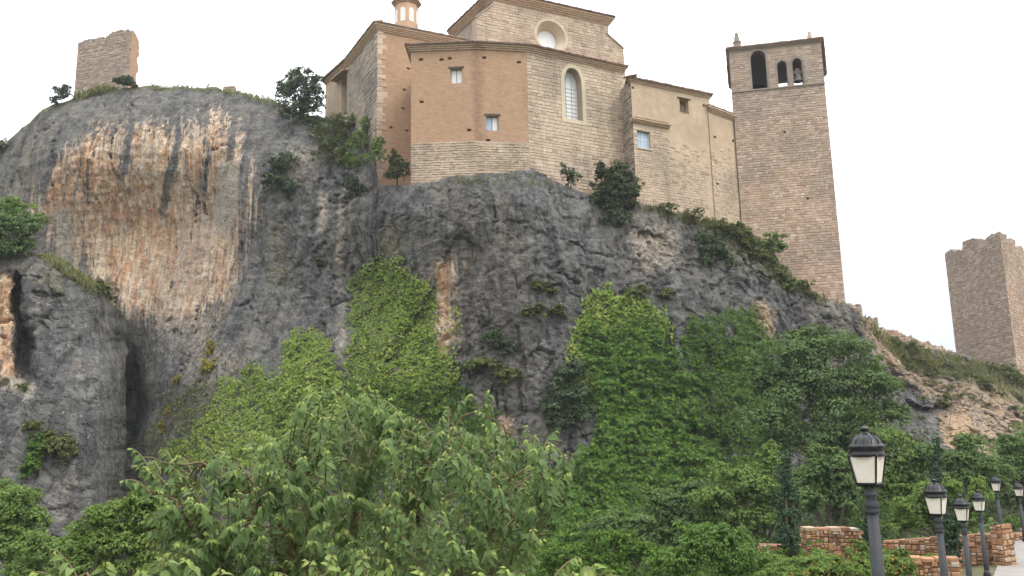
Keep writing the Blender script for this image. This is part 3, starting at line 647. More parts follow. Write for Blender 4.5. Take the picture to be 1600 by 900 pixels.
def outward(A, B, inside):
    t = np.array([B[0]-A[0], B[1]-A[1]]); t /= np.linalg.norm(t); n = np.array([t[1], -t[0]])
    if n.dot(np.array(inside)[:2]-np.array(A)[:2]) > 0: n = -n
    return t, n
def offset_ring(ring, d, inside):
    """offset a closed convex ring outward by d"""
    n = len(ring); res = []
    ln = []
    for i in range(n):
        A, B = np.array(ring[i]), np.array(ring[(i+1) % n]); t, nn = outward(A, B, inside); ln.append((A+nn*d, t))
    for i in range(n):
        (p, t), (q, s_) = ln[i-1], ln[i]; m = np.array([t, -s_]).T; k = np.linalg.solve(m, q-p); res.append(p+t*k[0])
    return res
def ringband(b_, ring, z0, z1):
    n = len(ring); V = [(p[0], p[1], z) for z in (z0, z1) for p in ring]
    b_.add(V, [tuple(range(n))[::-1], tuple(range(n, 2*n))]+[(i, (i+1) % n, n+(i+1) % n, n+i) for i in range(n)])
def roof(root, ring, z, apex, over=.55, cornice=('brick', 3, .16, .13), tile_edges=None, tilemat='tile'):
    """cornice courses, eave board, sloping roof to an apex, barrel tiles along the visible eaves"""
    ins = np.mean(np.array(ring), 0); b_ = MB(); k, steps, hh, st = cornice
    for i in range(steps): ringband(b_, offset_ring(ring, st*(i+1), ins), z-hh*(steps-i), z-hh*(steps-i-1)-.01)
    if steps:
        o = b_.build('cornice', MAT[k], root, uv=None)
    e = offset_ring(ring, over, ins); n = len(e); b_ = MB()
    V = [(p[0], p[1], z+.0) for p in e]+[(p[0], p[1], z+.1) for p in e]+[tuple(apex)]
    b_.add(V, [tuple(range(n))[::-1]]+[(i, (i+1) % n, n+(i+1) % n, n+i) for i in range(n)]+[(n+i, n+(i+1) % n, 2*n) for i in range(n)])
    b_.build('roof', MAT[tilemat], root)
    V = []; Fs = []; cnt = 0; ap = np.array(apex)
    for i in (tile_edges if tile_edges is not None else range(n)):
        A, B = e[i], e[(i+1) % n]; Ln = np.linalg.norm(B-A); t, nn = outward(A, B, ins); m = max(int(Ln/.27), 2)
        for q in range(m):
            p = A+t*Ln*(q+.5)/m+nn*random.uniform(.04, .12); r = .13*random.uniform(.9, 1.08); up = np.array([ap[0]-p[0], ap[1]-p[1]]); dist = max(np.linalg.norm(up), 1)
            sl = (apex[2]-z)/dist; din = -nn
            for jj, (off, zz) in enumerate(((0, z+.06+random.uniform(-.02, .03)), (1.1, z+.06+1.1*sl*.9))):
                for a in range(6):
                    th = math.pi*a/5; c = p+din*off+t*r*math.cos(th); V.append((c[0], c[1], zz+r*math.sin(th)+.02))
            Fs += [(cnt+a, cnt+a+1, cnt+a+7, cnt+a+6) for a in range(5)]+[tuple(cnt+a for a in range(6))]; cnt += 12
    if V:
        o = obj('roof_tile', V, Fs, MAT[tilemat], root); o['kind'] = 'stuff'
def window(pl_, hole, root, depth=.35, mat='pane', fmat='frame', bars=(1, 0), name='window'):
    us = [p[0] for p in hole]; vs = [p[1] for p in hole]; u0, u1, v0, v1 = min(us), max(us), min(vs), max(vs); b_ = MB(); ax = (pl_.u, pl_.n, pl_.v); fw = .05
    def bar(a0, a1, c0, c1, dd=0): b_.box(pl_.w(((a0+a1)/2, (c0+c1)/2), -depth+dd), ax, ((a1-a0)/2, .035, (c1-c0)/2))
    bar(u0, u0+fw, v0, v1); bar(u1-fw, u1, v0, v1); bar(u0+fw, u1-fw, v0, v0+fw); bar(u0+fw, u1-fw, v1-fw, v1)
    cuts_u = [u0+fw]+[u0+(u1-u0)*(i+1)/(bars[0]+1) for i in range(bars[0])]+[u1-fw]; cuts_v = [v0+fw]+[v0+(v1-v0)*(i+1)/(bars[1]+1) for i in range(bars[1])]+[v1-fw]
    for c in cuts_u[1:-1]: bar(c-.035, c+.035, v0+fw, v1-fw, .004)
    for c in cuts_v[1:-1]: bar(u0+fw, u1-fw, c-.025, c+.025, -.004)
    f = b_.build(name, MAT[fmat], root)
    for i in range(len(cuts_u)-1):
        for j in range(len(cuts_v)-1):
            q = MB(); q.box(pl_.w(((cuts_u[i]+cuts_u[i+1])/2, (cuts_v[j]+cuts_v[j+1])/2), -depth-.01), ax, ((cuts_u[i+1]-cuts_u[i])/2, .008, (cuts_v[j+1]-cuts_v[j])/2))
            q.build('pane', mat[(i+j) % len(mat)] if isinstance(mat, list) else MAT[mat], f)
    return f
def hole_panel(name, pl_, hole, depth, mat, root, th=.05):
    return wall(name, pl_.off(-depth), hole, T=th, mat=mat, parent=root, uvpoly=True)[0]
def ring_trim(name, pl_, hole, width, proud, mat, root, closed=False, T=None):
    """a moulded surround: outline of the opening grown outward by width"""
    c = np.mean(np.array(hole), 0); P3 = np.array(hole); n = len(P3); res = []
    area = sum(P3[i][0]*P3[(i+1) % n][1]-P3[(i+1) % n][0]*P3[i][1] for i in range(n)); sg = 1 if area > 0 else -1
    for i in range(n):
        a, p, q = P3[i-1], P3[i], P3[(i+1) % n]; t1 = (p-a)/(np.linalg.norm(p-a)+1e-9); t2 = (q-p)/(np.linalg.norm(q-p)+1e-9)
        nn = np.array([t1[1]+t2[1], -(t1[0]+t2[0])])*sg; nn /= np.linalg.norm(nn)+1e-9; cs = max(.5, nn.dot(np.array([t1[1], -t1[0]])*sg)); res.append(p+nn*width/cs)
    return wall(name, pl_.off(proud), [tuple(p) for p in res], holes=[hole], T=T or proud+.02, mat=mat, parent=root, uvpoly=True)[0], [tuple(p) for p in res]
# ------------------------------------------------------------------ the church
ch = empty('church', (0, 84, 25), 'collegiate church of brick and pale stone on top of the grey cliff', 'church')
chs = Stones(ch, 'ashlar')
zA = P(745, 70, 78)[2]
A0, B0, C0, D0 = [Q(px, py, zA)[:2] for px, py in ((642, 74), (745, 70), (822, 74), (972, 107))]
pl1, pl2, pl3 = Plane(A0, B0), Plane(B0, C0), Plane(C0, D0)
ZB = 20.
def top(pl_, A, B, z): 
    return [(0, z), (np.linalg.norm(np.array(B)-np.array(A)), z)]
def wpoly(A, B, z0, z1): l_ = np.linalg.norm(np.array(B)-np.array(A)); return [(0, z0), (l_, z0), (l_, z1), (0, z1)]
zBand = pl1.uv(700, 222)[1]
h1 = [pl1.rect(704, 107, 722, 130)]+[pl1.rect(x_-3.5, y_-2, x_+3, y_+2) for x_, y_ in ((658, 93), (703, 91), (659, 159), (733, 203), (690, 70+23))]
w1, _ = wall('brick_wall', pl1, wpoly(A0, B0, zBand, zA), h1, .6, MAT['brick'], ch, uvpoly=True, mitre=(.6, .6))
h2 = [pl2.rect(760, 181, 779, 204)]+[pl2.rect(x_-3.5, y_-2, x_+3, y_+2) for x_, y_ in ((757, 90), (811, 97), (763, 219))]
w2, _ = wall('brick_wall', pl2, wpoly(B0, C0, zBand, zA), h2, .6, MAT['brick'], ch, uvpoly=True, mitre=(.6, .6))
window(pl1, h1[0], ch); window(pl2, h2[0], ch, mat=[MAT['bluepane'], MAT['pane']])
for p_, r_ in ((pl1, h1[0]), (pl2, h2[0])):
    (u0, v0), (u1, _), (_, v1), _ = r_; b = MB(); b.box(p_.w(((u0+u1)/2, v1+.1), .02), (p_.u, p_.n, p_.v), ((u1-u0)/2+.2, .06, .09)); b.build('lintel', MAT['wood'], ch)
l1 = wall('stone_wall', pl1.off(.03), wpoly(A0, B0, ZB, zBand), (), .63, MAT['ashlar_wall'], ch, uvpoly=True, mitre=(.6, .6))[0]
l2 = wall('stone_wall', pl2.off(.03), wpoly(B0, C0, ZB, zBand), (), .63, MAT['ashlar_wall'], ch, uvpoly=True, mitre=(.6, .6))[0]
chs.add(pl1.off(.03), lay(wpoly(A0, B0, 25., zBand), (), .25, .36, rag=.8), l1, (.03, .09))
chs.add(pl2.off(.03), lay(wpoly(B0, C0, 25., zBand), (), .25, .36, rag=.8), l2, (.03, .09))
h3 = [pl3.arch(882, 107, 909, 187, True)]
w3, _ = wall('stone_wall', pl3, wpoly(C0, D0, ZB, zA), h3, 1.0, MAT['ashlar_wall'], ch, uvpoly=True, mitre=(.6, .6))
tr, o3 = ring_trim('window_surround', pl3, h3[0], .42, .07, MAT['smooth'], ch)
g_ = hole_panel('arched_window', pl3, h3[0], .9, MAT['sagepane'], ch)
us = [p[0] for p in h3[0]]; vs = [p[1] for p in h3[0]]; b = MB()
for f_ in (.33, .66): b.box(pl3.w((min(us)+(max(us)-min(us))*f_, (min(vs)+max(vs))/2), -.87), (pl3.u, pl3.n, pl3.v), (.008, .02, (max(vs)-min(vs))*.42))
for i in range(9): b.box(pl3.w(((min(us)+max(us))/2, min(vs)+.3+i*.42), -.865), (pl3.u, pl3.n, pl3.v), ((max(us)-min(us))*.48, .015, .007))
b.build('glazing_bar', MAT['frame'], g_)
chs.add(pl3, lay(wpoly(C0, D0, 23.5, zA-.55), [o3], .34, .56, rag=.4), w3, (.02, .06))
apR = [tuple(A0), tuple(B0), tuple(C0), tuple(D0), (9., 98.), (-9., 96.)]
def backs(root, pts, z0, z1, mat, name='wall', T=.5, inside=(0., 92.)):
    for i in range(len(pts)-1):
        A, B = np.array(pts[i], float), np.array(pts[i+1], float); t = (B-A)/np.linalg.norm(B-A); m = (A+B)/2; b_ = MB(); cc_ = np.mean(np.array([np.array(p, float) for p in pts]), 0) if len(pts) > 2 else np.array(inside); _, no_ = outward(A, B, cc_); m = m-no_*(T/2+.03)
        b_.box((m[0], m[1], (z0+z1)/2), ((t[0], t[1], 0), (t[1], -t[0], 0), (0, 0, 1)), (np.linalg.norm(B-A)/2-.01, T/2, (z1-z0)/2-.01)); b_.build(name, mat, root)
backs(ch, [D0, (9., 98.)], ZB, zA, MAT['ashlar_wall'], 'back_wall'); backs(ch, [(-9., 96.), A0], ZB, zA, MAT['brick'], 'back_wall')
roof(ch, apR, zA, (0., 93., zA+5.), tile_edges=(0, 1, 2))
# transept block on the left
zL = P(590, 39, 84)[2]
L0 = P(590, 39, 84)[:2]; L1 = Q(735, 68, zL)[:2]; L2 = Q(546, 95, zL)[:2]
plr, pll = Plane(L0, L1), Plane(L2, L0)
hr = [plr.rect(x_-2.5, y_-1.5, x_+2.5, y_+1.5) for x_, y_ in ((638, 107), (632, 140), (630, 169), (611, 199), (636, 204))]
wr, _ = wall('brick_wall', plr, wpoly(L0, L1, 18., zL), hr, .6, MAT['brick'], ch, uvpoly=True, mitre=(.6, .6))
wl, _ = wall('stone_wall', pll, wpoly(L2, L0, 18., zL), (), .6, MAT['grey_wall'], ch, uvpoly=True, mitre=(.6, .6))
grs = Stones(ch, 'greystone', 'rough_stone')
grs.add(pll, lay(wpoly(L2, L0, 26., zL-.5), (), .42, .6, rag=.6), wl, (.02, .09))
q = []; v_ = 24.; i = 0
while v_ < zL-.7:
    h_ = random.uniform(.34, .7); w_ = (.6, .92)[i % 2]*random.uniform(.7, 1.25); q.append((.0, w_, v_+.01, v_+h_-.01)); v_ += h_; i += 1
qs = Stones(ch, 'ashlar', 'quoin', rough=.2); qs.add(plr, q, wr, (.02, .07)); qs.build()
L3 = (-5., 100.); L4 = (-12., 101.)
backs(ch, [L1, L3, L4, L2], 18., zL, MAT['grey_wall'], 'back_wall')
roof(ch, [tuple(L0), tuple(L1), L3, L4, tuple(L2)], zL, (-10., 93., zL+3.2), tile_edges=(0, 4), cornice=('brick', 4, .17, .12))
# low annex on the far left
zN = P(546, 92, 92.5)[2]; N0 = P(549, 97, 92.5)[:2]; N1 = Q(509, 127, zN)[:2]
pln = Plane(N1, N0); hn = [pln.rect(533, 120, 545, 180)]
wn_, _ = wall('stone_wall', pln, wpoly(N1, N0, 22., zN), hn, .8, MAT['plaster'], ch, uvpoly=True, mitre=(.6, .6))
b = MB(); (u0, v0), (u1, _), (_, v1), _ = hn[0]; b.box(pln.w(((u0+u1)/2-.4, v1+.15), .45), (pln.u, pln.n, pln.v), ((u1-u0)/2+.8, .5, .08)); b.build('door_canopy', MAT['tile'], ch)
b = MB(); b.box(pln.w(((u0+u1)/2, (v0+v1)/2), -.7), (pln.u, pln.n, pln.v), ((u1-u0)/2, .04, (v1-v0)/2)); b.build('door', MAT['wood'], ch)
backs(ch, [N0, (-15., 104.), (-20., 106.), N1], 22., zN, MAT['grey_wall'], 'back_wall')
roof(ch, [tuple(N1), tuple(N0), (-15., 104.), (-20., 106.)], zN, (-17.5, 101., zN+1.6), tile_edges=(0, 3), cornice=('brick', 3, .15, .12))
# high nave block
zU = P(762, -14, 90)[2]; U0 = P(772, -10, 90.6)[:2]; U1 = Q(950, 30, zU)[:2]; U2 = Q(708, 50, zU)[:2]
plu, plv = Plane(U0, U1), Plane(U2, U0); ZU = zA+.5
oc = plu.circ(861, 57, 1.95, 28); ic = [(c_[0], c_[1]) for c_ in plu.circ(861, 57, 1.25, 28)]
lu = np.linalg.norm(np.array(U1)-np.array(U0))
up_poly = [(-2.1, ZU), (lu+2.3, ZU), tuple(plu.uv(974, 76)), tuple(plu.uv(947, 52)), (lu, zU), (0, zU), tuple(plu.uv(771, 6)), tuple(plu.uv(743, 27))]
wu, _ = wall('stone_wall', plu, up_poly, [oc], 1.1, MAT['ashlar_wall'], ch, uvpoly=True, inner=[ic])
_, ou = ring_trim('oculus_surround', plu, oc, .3, .06, MAT['smooth'], ch)
sp_, _ = wall('oculus_splay', plu.off(-.01), plu.circ(861, 57, 1.94, 28), [ [(p[0], p[1]) for p in plu.circ(861, 57, 1.90, 28)] ], 1.0, MAT['smooth'], ch, uvpoly=True, inner=[ic])
hole_panel('oculus_window', plu, ic, 1.12, MAT['sagepane'], ch)
chs.add(plu, lay(up_poly, [ou], .34, .58, rag=.4), wu, (.02, .06))
wv_, _ = wall('stone_wall', plv, wpoly(U2, U0, ZU, zU), (), .6, MAT['grey_wall'], ch, uvpoly=True)
# buttress caps on both shoulders
for pa, pb in (((743, 27), (771, 6)), ((947, 52), (974, 76))):
    a, c_ = plu.uv(*pa), plu.uv(*pb); m = (plu.w(a)+plu.w(c_))/2; t = plu.w(c_)-plu.w(a); l_ = np.linalg.norm(t); t /= l_; b = MB()
    b.box(m-plu.n*.6, (t, plu.n, np.cross(t, plu.n)), (l_/2+.05, .75, .09)); b.build('buttress_cap', MAT['greystone'], ch)
U3 = (8., 112.); U4 = (-4., 112.)
backs(ch, [U1, U3, U4, U2], ZU-4, zU, MAT['ashlar_wall'], 'back_wall')
roof(ch, [tuple(U0), tuple(U1), U3, U4, tuple(U2)], zU, (2., 104., zU+3.), over=.75, tile_edges=(0, 4), cornice=('brick', 4, .2, .16))
# lantern turret
tc_ = P(635, 30, 94); tur = MB(); zt0 = P(635, 58, 94)[2]-3; zt1 = P(635, 9, 94)[2]; r8 = 20*94/F
tur.lathe((tc_[0], tc_[1], 0), [(r8, zt0), (r8, zt1)], 8, .2); tu = tur.build('lantern_turret', MAT['turret'], ch)
b = MB(); hgt = zt1-P(635, 42, 94)[2]
for i in range(8):
    a = .2+2*math.pi*(i+.5)/8; n_ = np.array([math.cos(a), math.sin(a), 0]); t = np.array([-n_[1], n_[0], 0]); ap_ = r8*math.cos(math.pi/8); c_ = np.array([tc_[0], tc_[1], 0])+n_*ap_
    p_ = Plane.__new__(Plane); p_.A = c_; p_.u, p_.v, p_.n = t, np.array([0, 0, 1.]), n_
    arch = [(-.3, zt1-hgt*.95), (.3, zt1-hgt*.95)]+[(.3*math.cos(math.pi*k/8), zt1-hgt*.42+.3*math.sin(math.pi*k/8)) for k in range(9)]
    wall('turret_panel', p_.off(.03), arch, T=.05, mat=MAT['white'], parent=tu, uvpoly=True)
b.lathe((tc_[0], tc_[1], zt1), [(r8+.02, -.25), (r8+.12, -.15), (r8+.12, -.02), (r8+.3, .05), (r8+.3, .15), (r8+.42, .2), (r8+.42, .3), (r8-.1, .75), (r8*.55, 1.25), (.2, 1.6), (.1, 2.3), (.02, 2.5)], 8, .2); b.build('turret_roof', MAT['tile'], tu)
chs.build(); grs.build()
# ------------------------------------------------------------------ ochre wing between church and bell tower
zW = P(985, 124, 81.5)[2]; W0 = P(985, 124, 81.5)[:2]; W1 = Q(1108, 150, zW)[:2]
wg = empty('residence_wing', (18, 84, 24), 'low ochre plastered wing with blue window between church and bell tower', 'building')
plw = Plane(W0, W1); lw = np.linalg.norm(W1-W0); hw = [plw.rect(996, 203, 1016, 232), plw.rect(1062, 155, 1076, 177)]+[plw.rect(x_-2, y_-2, x_+2, y_+2) for x_, y_ in ((989, 137), (1100, 165))]
ww_, _ = wall('plaster_wall', plw, wpoly(W0, W1, 17., zW), hw, .6, MAT['plaster'], wg, uvpoly=True, mitre=(.6, .6))
window(plw, hw[0], wg, mat='bluepane', fmat='white', bars=(1, 1), depth=.3)
b = MB(); (u0, v0), (u1, _), (_, v1), _ = hw[1]; b.box(plw.w(((u0+u1)/2, v1+.06), .03), (plw.u, plw.n, plw.v), ((u1-u0)/2+.25, .08, .06)); b.build('lintel', MAT['wood'], wg)
b = MB(); (u0, v0), (u1, _), (_, v1), _ = hw[0]; b.box(plw.w(((u0+u1)/2, v0-.06), .03), (plw.u, plw.n, plw.v), ((u1-u0)/2+.12, .1, .06)); b.build('window_sill', MAT['smooth'], wg)
# stone-faced patch with its small tiled cornice
pc = [plw.uv(*p) for p in ((984.5, 192), (1044, 199), (1044, 215), (1075, 225), (1108, 235), (1108, 350), (984.5, 350))]
pc = [(max(p[0], .02), p[1]) for p in pc]
ws = Stones(wg, 'ashlar'); lower = [tuple(p) for p in pc]
e1_ = plw.uv(1044, 190)[0]; ws.add(plw, [r for r in lay(lower, hw, .28, .46, rag=.5) if r[0] < e1_ or random.random() < (plw.uv(1090, 215)[1]-r[2])/5.], ww_, (.015, .05))
a = plw.uv(984, 181)[1]; b = MB(); e1 = plw.uv(1044, 190)[0]
for i in range(3): b.box(plw.w((e1/2-.1, a-.12*i-.35), .08+.06*(2-i)), (plw.u, plw.n, plw.v), (e1/2+.1+.04*(2-i), .12+.06*(2-i), .055))
b.build('ledge_cornice', MAT['brick'], wg)
b = MB()
for i in range(int(e1/.27)):
    c_ = plw.w((.1+i*.27, a-.2), .2); b.tube([c_+plw.n*.22-np.array([0, 0, .06]), c_-plw.n*.3+np.array([0, 0, .1])], [.12, .12], 7)
o = b.build('ledge_tile', MAT['tile'], wg); o['kind'] = 'stuff'
bw = Plane(P(968, 150, 84.5)[:2], W0); bl = np.linalg.norm(W0-P(968, 150, 84.5)[:2])
sw, _ = wall('side_wall', bw, [(0, 17.), (bl-.62, 17.), (bl-.62, zW-.02), (0, zW-.02)], (), .5, MAT['grey_wall'], wg, uvpoly=True)
ws2 = Stones(wg, 'greystone', 'rough_stone'); ws2.add(bw, lay([(0, 24.), (bl-.1, 24.), (bl-.1, zW-.6), (0, zW-.6)], (), .4, .55, rag=.5), sw, (.03, .1)); ws2.build()
backs(wg, [W1, (W1[0]-1, W1[1]+9), (13., 95.)], 17., zW, MAT['plaster'], 'back_wall')
roof(wg, [tuple(W0), tuple(W1), (W1[0]-1, W1[1]+9), (13., 95.)], zW, (17.5, 90.5, zW+2), over=.35, tile_edges=(0, 1, 3), cornice=('brick', 2, .14, .1))
zX = P(1106, 167, 85.9)[2]; X0 = P(1106, 167, 85.9)[:2]; X1 = Q(1160, 187, zX)[:2]; plx = Plane(X0, X1)
hx = [plx.rect(x_-2, y_-2, x_+2, y_+2) for x_, y_ in ((1117, 214), (1146, 220), (1121, 287))]
wx_, _ = wall('plaster_wall', plx, wpoly(X0, X1, 17., zX), hx, .6, MAT['plaster'], wg, uvpoly=True, mitre=(.6, .6))
lx = np.linalg.norm(X1-X0); ws.add(plx, [r for r in lay([(0, 22.), (lx, 22.), (lx, plx.uv(1140, 225)[1]), (0, plx.uv(1115, 235)[1])], hx, .28, .46, rag=.5) if random.random() < (plx.uv(1130, 215)[1]-r[2])/5.], wx_, (.015, .05)); ws.build()
backs(wg, [(X1[0], X1[1]+.2), (X1[0]-1, X1[1]+8), (X0[0]+.5, X0[1]+9)], 17., zX, MAT['plaster'], 'back_wall')
roof(wg, [tuple(X0+np.array([.35, .3])), tuple(X1), (X1[0]-1, X1[1]+8), (X0[0]+.5, X0[1]+9)], zX, (24.3, 91.5, zX+1.3), over=.3, tile_edges=(0,), cornice=('brick', 4, .14, .1))
# ------------------------------------------------------------------ bell tower
zT = P(1283, 62, 86.5)[2]; T1 = P(1282, 62, 86.5)[:2]; T0 = Q(1139, 78, zT)[:2]
bt = empty('bell_tower', (*((T0+T1)/2), 14.), 'tall square bell tower with three arched belfry openings right of the church', 'bell tower')
T3 = T0*1.115; T2 = T1*1.105
plt_ = Plane(T0, T1); lt = np.linalg.norm(T1-T0); pbk = Plane(T3, T2)
ht = [plt_.arch(1174, 79, 1198, 142), plt_.arch(1215, 95, 1230.5, 137), plt_.arch(1239, 91, 1254, 135)]
hs = [plt_.rect(x_-2, y_-1.5, x_+2, y_+1.5) for x_, y_ in ((1226, 206), (1180, 262), (1262, 310), (1216, 372))]
wt, _ = wall('tower_wall', plt_, wpoly(T0, T1, 12., zT), ht+hs, .9, MAT['tower_wall'], bt, uvpoly=True)
hb = [pbk.arch(1212, 119, 1234, 152), pbk.arch(1236, 122, 1257, 152)]
wall('back_wall', pbk, wpoly(T3, T2, 12., zT), hb, .7, MAT['tower_wall'], bt, uvpoly=True)
backs(bt, [T1*1.012, T2*.99], 12., zT, MAT['tower_wall'], 'side_wall', .8); backs(bt, [T3*.99, T0*1.012], 12., zT, MAT['tower_wall'], 'side_wall', .8, tuple(T2))
b = MB(); ringband(b, [T0*1.012, T1*1.012, T2*.99, T3*.99], zT-9.2, zT-8.9); b.build('belfry_floor', MAT['wood'], bt)
ts = Stones(bt, 'tower'); zs = plt_.uv(1160, 143)[1]
ts.add(plt_, lay(wpoly(T0, T1, 13., zs-.1), hs, .27, .44, rag=.4), wt, (.015, .05)); ts.add(plt_, lay([(0, zs+.1), (lt, zs+.1), (lt, zT-.45), (0, zT-.45)], ht, .27, .44, rag=.4), wt, (.015, .05)); ts.build()
b = MB(); b.box(plt_.w((lt/2, zs), .05), (plt_.u, plt_.n, plt_.v), (lt/2+.03, .09, .08)); b.build('string_course', MAT['tower_wall'], bt)
for hh in ht: ring_trim('arch_trim', plt_, hh, .22, .055, MAT['greystone'], bt)
roof(bt, [tuple(T0), tuple(T1), tuple(T2), tuple(T3)], zT, (*((T0+T1+T2+T3)/4), zT+.9), over=.3, tile_edges=(0, 1, 3), cornice=('tower_wall', 2, .12, .1))
for px_, py_ in ((1152, 73), (1265, 59)):
    c_ = P(px_, py_, 88.5); b = MB(); b.lathe((c_[0], c_[1], zT), [(.42, 0), (.42, .75), (.48, .8), (.48, .92), (.34, .95), (.26, 1.5), (.2, 1.75), (.22, 1.85), (.14, 2.0), (.02, 2.05)], 8); b.build('pinnacle', MAT['greystone'], bt)
c_ = P(1212, 62, 91.5); b = MB(); b.lathe((c_[0], c_[1], zT+.6), [(.4, -.2), (.36, .5), (.2, 1.1), (.12, 1.3), (.02, 1.4)], 8); pk = b.build('pinnacle', MAT['greystone'], bt)
b = MB(); b.tube([(c_[0], c_[1], zT+1.9), (c_[0], c_[1], zT+3.6)], [.03, .025], 5); b.tube([(c_[0]-.3, c_[1], zT+3.1), (c_[0]+.3, c_[1], zT+3.1)], [.025, .025], 5); b.build('iron_cross', MAT['black'], pk)
def bell(px_, py_, D, r, nm):
    c_ = P(px_, py_, D); be = empty(nm[0], c_, nm[1], 'bell'); b_ = MB()
    b_.lathe(c_, [(r*1.0, -.05), (r*1.02, 0), (r*.78, r*.45), (r*.66, r*1.1), (r*.6, r*1.35), (r*.35, r*1.55), (.05, r*1.6)], 18); b_.build('bell_body', MAT['bronze'], be)
    b_ = MB(); b_.box(c_+np.array([0, 0, r*1.95]), ((1, 0, 0), (0, 1, 0), (0, 0, 1)), (r*1.15, .13, r*.4)); b_.box(c_+np.array([0, 0, r*2.6]), ((1, 0, 0), (0, 1, 0), (0, 0, 1)), (r*.5, .11, r*.32)); b_.build('headstock', MAT['wood'], be)
    b_ = MB(); b_.lathe(c_+np.array([0, 0, -.22]), [(.05, 0), (.09, .06), (.05, .14), (.03, .6)], 8); b_.build('clapper', MAT['black'], be)
bell(1247.5, 127, 87.2, .5, ('tower_bell', 'dark bronze bell hanging in the right small arch of the belfry'))
# ------------------------------------------------------------------ ruined keep on the right
K0 = P(1562, 368, 106); zK = K0[2]; K0 = K0[:2]; K1 = Q(1476, 397, zK)[:2]; K2 = Q(1612, 393, zK)[:2]
kp = empty('ruined_keep', (*K0, 8.), 'square stone keep with broken battlements on the right slope', 'tower')
pk1, pk2 = Plane(K1, K0), Plane(K0, K2)
f1 = [pk1.uv(*p) for p in ((1493, 640), (1591, 640))]; lk = np.linalg.norm(K0-K1)
def jag(pts, pl_, am=.12):
    res = []
    for (a, c_) in zip(pts[:-1], pts[1:]):
        n_ = max(2, int(np.hypot(c_[0]-a[0], c_[1]-a[1])/5))
        for i in range(n_): p = pl_.uv(a[0]+(c_[0]-a[0])*i/n_, a[1]+(c_[1]-a[1])*i/n_); res.append((p[0]+random.uniform(-am, am)*.5, p[1]+random.uniform(-am, am)))
    res.append(tuple(pl_.uv(*pts[-1]))); return res
t1 = [(1477, 397), (1486, 390), (1492, 392), (1503, 390), (1504, 378), (1512, 375), (1522, 373), (1529, 374), (1531, 387), (1536, 385), (1540, 386), (1541, 370), (1551, 365), (1556, 367), (1561, 363)]
tp = jag(t1, pk1); tp[0] = (0, tp[0][1]); tp[-1] = (lk, tp[-1][1])
kpoly = [(lk, 0.), (0, 0.)]+tp
wk1, _ = wall('keep_wall', pk1, kpoly, (), 1.2, MAT['ruin_wall'], kp, uvpoly=True, mitre=(.3, 1.5))
t2 = [(1563, 363), (1572, 367), (1573, 379), (1577, 381), (1578, 372), (1586, 376), (1587, 388), (1591, 390), (1592, 383), (1599, 388), (1600, 397), (1611, 400)]
tp2 = jag(t2, pk2); tp2[0] = (0.01, tp2[0][1]); lk2 = tp2[-1][0]
kpoly2 = [(lk2, 0.), (0.01, 0.)]+tp2
wk2, _ = wall('keep_wall', pk2, kpoly2, (), 1.2, MAT['tower_wall'], kp, uvpoly=True, mitre=(1.5, 0))  # right face in paler mortar, its sunlit tone put into the colour
ks = Stones(kp, 'ruin'); ks.add(pk1, lay(kpoly, (), .3, .5, rag=.5), wk1, (.02, .08)); ks.build()
ks = Stones(kp, 'tower', 'warm_stone'); ks.add(pk2, lay(kpoly2, (), .3, .5, rag=.5), wk2, (.02, .08)); ks.build()  # lighter stone here: sun from the right painted into the face colour
K3 = K1+(K2-K0); backs(kp, [K2, K3, K1], 0., zK-1.5, MAT['ruin_wall'], 'back_wall', 1.)
# ------------------------------------------------------------------ ruined tower on the left rock
R0 = P(122, 68, 112)[:2]; R1 = P(206, 50, 109.5)[:2]; plz = Plane(R0, R1)
rt = empty('ruined_tower', (*((R0+R1)/2), 49.), 'roofless ruined tower with slanting broken top on the left cliff', 'tower')
tz = jag([(122, 68), (140, 61), (165, 57), (180, 48), (200, 46), (207, 49)], plz, .16); lz = np.linalg.norm(R1-R0); tz[0] = (0, tz[0][1]); tz[-1] = (lz, tz[-1][1])
rp = [(lz, 46.), (0, 46.)]+tz; wz, _ = wall('ruin_wall', plz, rp, (), 1.3, MAT['ruin_wall'], rt, uvpoly=True, mitre=(0, 1.6))
rs = Stones(rt, 'ruin'); rs.add(plz, lay(rp, (), .32, .55, rag=.5), wz, (.02, .08)); rs.build()
R2 = P(219, 60, 111.3)[:2]; ply = Plane(R1, R2); ly = np.linalg.norm(R2-R1)
sy = [(0.01, 46.)]; zt_ = ply.uv(212, 52)[1]
sy = [(0.01, 46.), (ly*.85, 46.)]; zz = 47.
while zz < zt_-1: sy.append((ly+random.uniform(-.38, .12), zz)); zz += random.uniform(.3, .6)
sy += [(ly*.9, zt_-.8), (ly*.5, zt_-.1), (.01, zt_+.25)]
wall('broken_side', ply, sy, (), .9, MAT['brick'], rt, uvpoly=True, mitre=(.9, .3))
backs(rt, [R0*1.001, R0+np.array([1.6, 7.])], 46., 55., MAT['ruin_wall'], 'back_wall', 1.)
